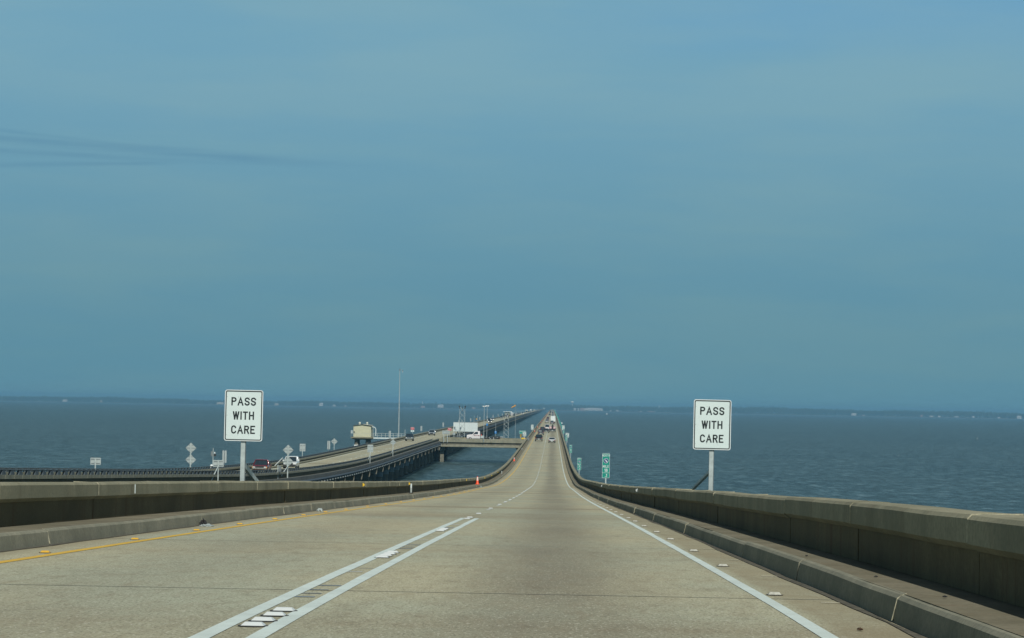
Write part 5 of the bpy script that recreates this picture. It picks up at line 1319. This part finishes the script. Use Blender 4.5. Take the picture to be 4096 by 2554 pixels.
ONC = [(-37.4, 1520, 'suv', BLK, 'black car with headlights on, left of a close group of three oncoming vehicles', True), (-33.4, 1390, 'suv', BLK, 'black car with headlights on, lowest of a close group of three oncoming vehicles', True), (-36.9, 1590, 'suv', SILV, 'silver car with headlights on, farthest of a close group of three oncoming vehicles', True),
       (-37.3, 1885, 'pickup', BLK, 'dark oncoming pickup left of the white roofed cabin', False), (-36.8, 2110, 'van', WHT_, 'white oncoming van behind the right lattice mast', False), (-36.5, 2650, 'sedan', WHT_, 'white oncoming car right of the oncoming white truck', False), (-37, 2780, 'suv', DGR, 'dark oncoming car second right of the oncoming white truck', False),
       (-37, 3150, 'suv', BLK, 'dark oncoming car below the windsock', True), (-34, 3400, 'suv', DGR, 'tiny dark oncoming car right of the windsock pole', True), (-37, 3700, 'suv', DGR, 'tiny dark oncoming car before the beige cabin', False), (-37, 4700, 'van', BLK, 'dark oncoming truck right of the small white truck', False),
       (-34, 4000, 'suv', SILV, 'tiny silver oncoming car near the beige cabin', True), (-37, 5200, 'suv', SILV, 'tiny silver oncoming car beyond the dark truck', False), (-34, 5600, 'suv', DGR, 'tiny dark oncoming car near the third cabin', False), (-37, 6300, 'van', WHT_, 'tiny white oncoming van past the third cabin', False), (-33.6, 2250, 'suv', DGR, 'dark oncoming car beside the white van behind the lattice mast', False), (-34, 2950, 'sedan', SILV, 'small silver oncoming car left of the windsock pole', True), (-37, 3950, 'suv', BLK, 'tiny black oncoming car left of the beige cabin', False), (-37, 7200, 'suv', GRY_, 'farthest tiny oncoming car', False)]
for X, Y, k_, c__, lb, on in ONC:
    vehicle('car' if k_ in ('suv', 'sedan') else ('van' if k_ == 'van' else 'pickup_truck'), k_, c__, X, Y, False, lb, 1.95, 4.9, {'van': 2.6, 'suv': 1.8, 'sedan': 1.5, 'pickup': 1.9}[k_], group=ON, detail=False, extra=lit if on else None, cat='van' if k_ == 'van' else 'car')
box_truck(-37.0, 2360, 2.5, 3.0, 7, False, 'white oncoming truck right of the white roofed cabin', ON)
box_truck(-37.0, 4350, 2.6, 3.8, 9, False, 'small white oncoming truck in front of the boxy beige cabin', ON)

# flatbed truck parked on the crossover, facing left
TX = XU(1867, 1752, 703)
t = thing('flatbed_truck', 'white cab flatbed truck parked across the crossover facing left', 'truck', (TX, 703, zc), 0)
wp = carpaint(WHT_)
M_ = Matrix(((1, 0, 0, 0), (0, 1, 0, 0), (0, 0, 1, 0), (0, 0, 0, 1)))
q = MB()                                                # front at x=0, rear to +x, sides at y=-1.05..1.05
def ringx(x, zb, zt, hw=1.02): e = .1; return [(x, -hw + e, zb), (x, hw - e, zb), (x, hw, zb + .12), (x, hw, zt - .15), (x, hw - e, zt), (x, -hw + e, zt), (x, -hw, zt - .15), (x, -hw, zb + .12)]
q.loft([ringx(0, .75, 1.35, .9), ringx(.1, .6, 1.55), ringx(.55, .6, 1.66), (ringx(1.45, .6, 1.74)), ringx(3.65, .6, 1.78)], wp)
q.loft([[(1.5, -.98, 1.77), (3.6, -.98, 1.77), (3.6, .98, 1.77), (1.5, .98, 1.77)], [(2.25, -.85, 2.62), (3.55, -.85, 2.62), (3.55, .85, 2.62), (2.25, .85, 2.62)], [(2.4, -.75, 2.70), (3.5, -.75, 2.70), (3.5, .75, 2.70), (2.4, .75, 2.70)]], wp); bo = q.build('cab', t)
q = MB(); q.add([(1.98, -.99, 1.84), (3.05, -.99, 1.84), (3.05, -.90, 2.48), (2.36, -.90, 2.48)], [(0, 1, 2, 3)], GLASS); q.build('side_window', bo)
q = MB(); q.add([(1.46, -.88, 1.84), (1.46, .88, 1.84), (2.22, .76, 2.56), (2.22, -.76, 2.56)], [(0, 1, 2, 3)], GLASS); q.build('windscreen', bo)
q = MB(); q.box(-.10, .05, -.95, .95, .55, .85, CHROME, bev=.03); q.build('front_bumper', t)
q = MB(); q.box(.02, .2, -1.03, -.80, 1.15, 1.4, HEADL, bev=.02); q.build('headlight', t)
q = MB(); q.box(1.9, 2.08, -1.28, -1.05, 1.75, 2.15, PLASTIC, bev=.03); q.build('side_mirror', t)
dc = MB()
for i, (xx, ww, mt_) in enumerate(((2.05, .42, RED_D := plain('dark_red_decal', (.16, .03, .04))), (2.62, .25, RED_D), (3.0, .5, RED_D))): dc.box(xx, xx + ww, -1.026, -1.0205, 1.38, 1.58, mt_)
dc.build('door_decal', bo)
for wx, n_ in ((1.0, 1), (6.4, 1), (7.3, 1)):
    for s in (-1, 1):
        q = MB(); q.cyl((wx, s * .72, .48), (wx, s * 1.05, .48), .48, .48, TYRE, 18); q.cyl((wx, s * 1.051, .48), (wx, s * 1.07, .48), .26, .22, RIM, 12); q.build('wheel', t)
q = MB()                                               # wheel arch
for i in range(9):
    a0, a1 = PI * i / 9, PI * (i + 1) / 9
    q.loft([[(1.0 + r_ * math.cos(a), yy, .48 + r_ * math.sin(a)) for r_, yy in ((.56, -1.07), (.56, -.8), (.66, -.8), (.66, -1.07))] for a in (a0, a1)], wp)
q.build('wheel_arch', t)
q = MB(); q.box(3.75, 4.7, -1.05, -.55, .75, 1.45, GALV, bev=.03); q.box(3.75, 4.7, .55, 1.05, .75, 1.45, GALV, bev=.03); q.build('tool_box', t)
q = MB(); q.box(3.7, 9.0, -.4, .4, .6, .85, PLASTIC); q.build('chassis', t)
q = MB(); q.box(4.75, 9.1, -1.1, 1.1, .95, 1.15, DARKM, bev=.02); q.box(6.8, 8.9, -1.0, 1.0, 1.151, 1.35, DARKM); q.build('flat_bed', t)
q = MB(); q.box(3.7, 3.8, -.95, .95, 1.0, 2.2, DARKM); q.box(3.85, 4.2, -.4, .4, 1.5, 2.0, DARKM); q.build('headache_rack', t)
for xx in (5.2, 6.1, 7.2, 8.2):
    q = MB(); q.box(xx, xx + .14, -1.12, -1.101, 1.0, 1.1, WHITEM); q.build('marker_lamp', t)
q = MB(); q.cyl((4.0, -.8, 1.46), (4.0, -.8, 1.9), .12, .03, ORANGE, 10); q.build('cone_on_tool_box', t)

# sea birds / buoy dots
def buoy(u, v, label, s=.5):
    Y = 15.5 * F / (v - VPY - (u - VPX) * s_); X = XU(u, v, Y); m1 = MB()
    m1.loft([[(r_ * s * math.cos(2*PI*i/10), r_ * s * math.sin(2*PI*i/10), z_ * s) for i in range(10)] for r_, z_ in ((.5, -.3), (.6, 0), (.55, .5), (.25, .8), (.12, 1.6))], WHITEM, smooth=True)
    tag(m1.build('buoy', loc=(X, Y, zw(X, Y))), label, 'buoy', 'small white floats on the lake')
buoy(2247, 1694, 'small white float on the water above the right rules sign', 1.0)
buoy(3590, 1823, 'tiny white float on the water right of the right traffic sign', .2)
buoy(2427, 1655, 'tiny white channel marker below the long boat shed', 2.2)
buoy(3903, 1755, 'tiny white float on the water near the right edge', .5)

# ---------------------------------------------------------------- haze
hz = MB(); hz.box(-16600, 16600, -16600, 16600, zw(16000, 0) - 1.0, 18.0, WATER)
ho = hz.build('haze'); ho.data.materials.clear()
hm = bpy.data.materials.new('haze_air'); hm.use_nodes = True; hn = hm.node_tree; hn.nodes.clear()
pv = hn.nodes.new('ShaderNodeVolumePrincipled'); out = hn.nodes.new('ShaderNodeOutputMaterial')
pv.inputs['Color'].default_value = (0.235, 0.54, 0.79, 1); pv.inputs['Density'].default_value = 0.98e-4; pv.inputs['Anisotropy'].default_value = 0.0
hn.links.new(pv.outputs[0], out.inputs['Volume']); ho.data.materials.append(hm)
tag(ho, 'pale blue haze over the lake', 'haze', kind='stuff')
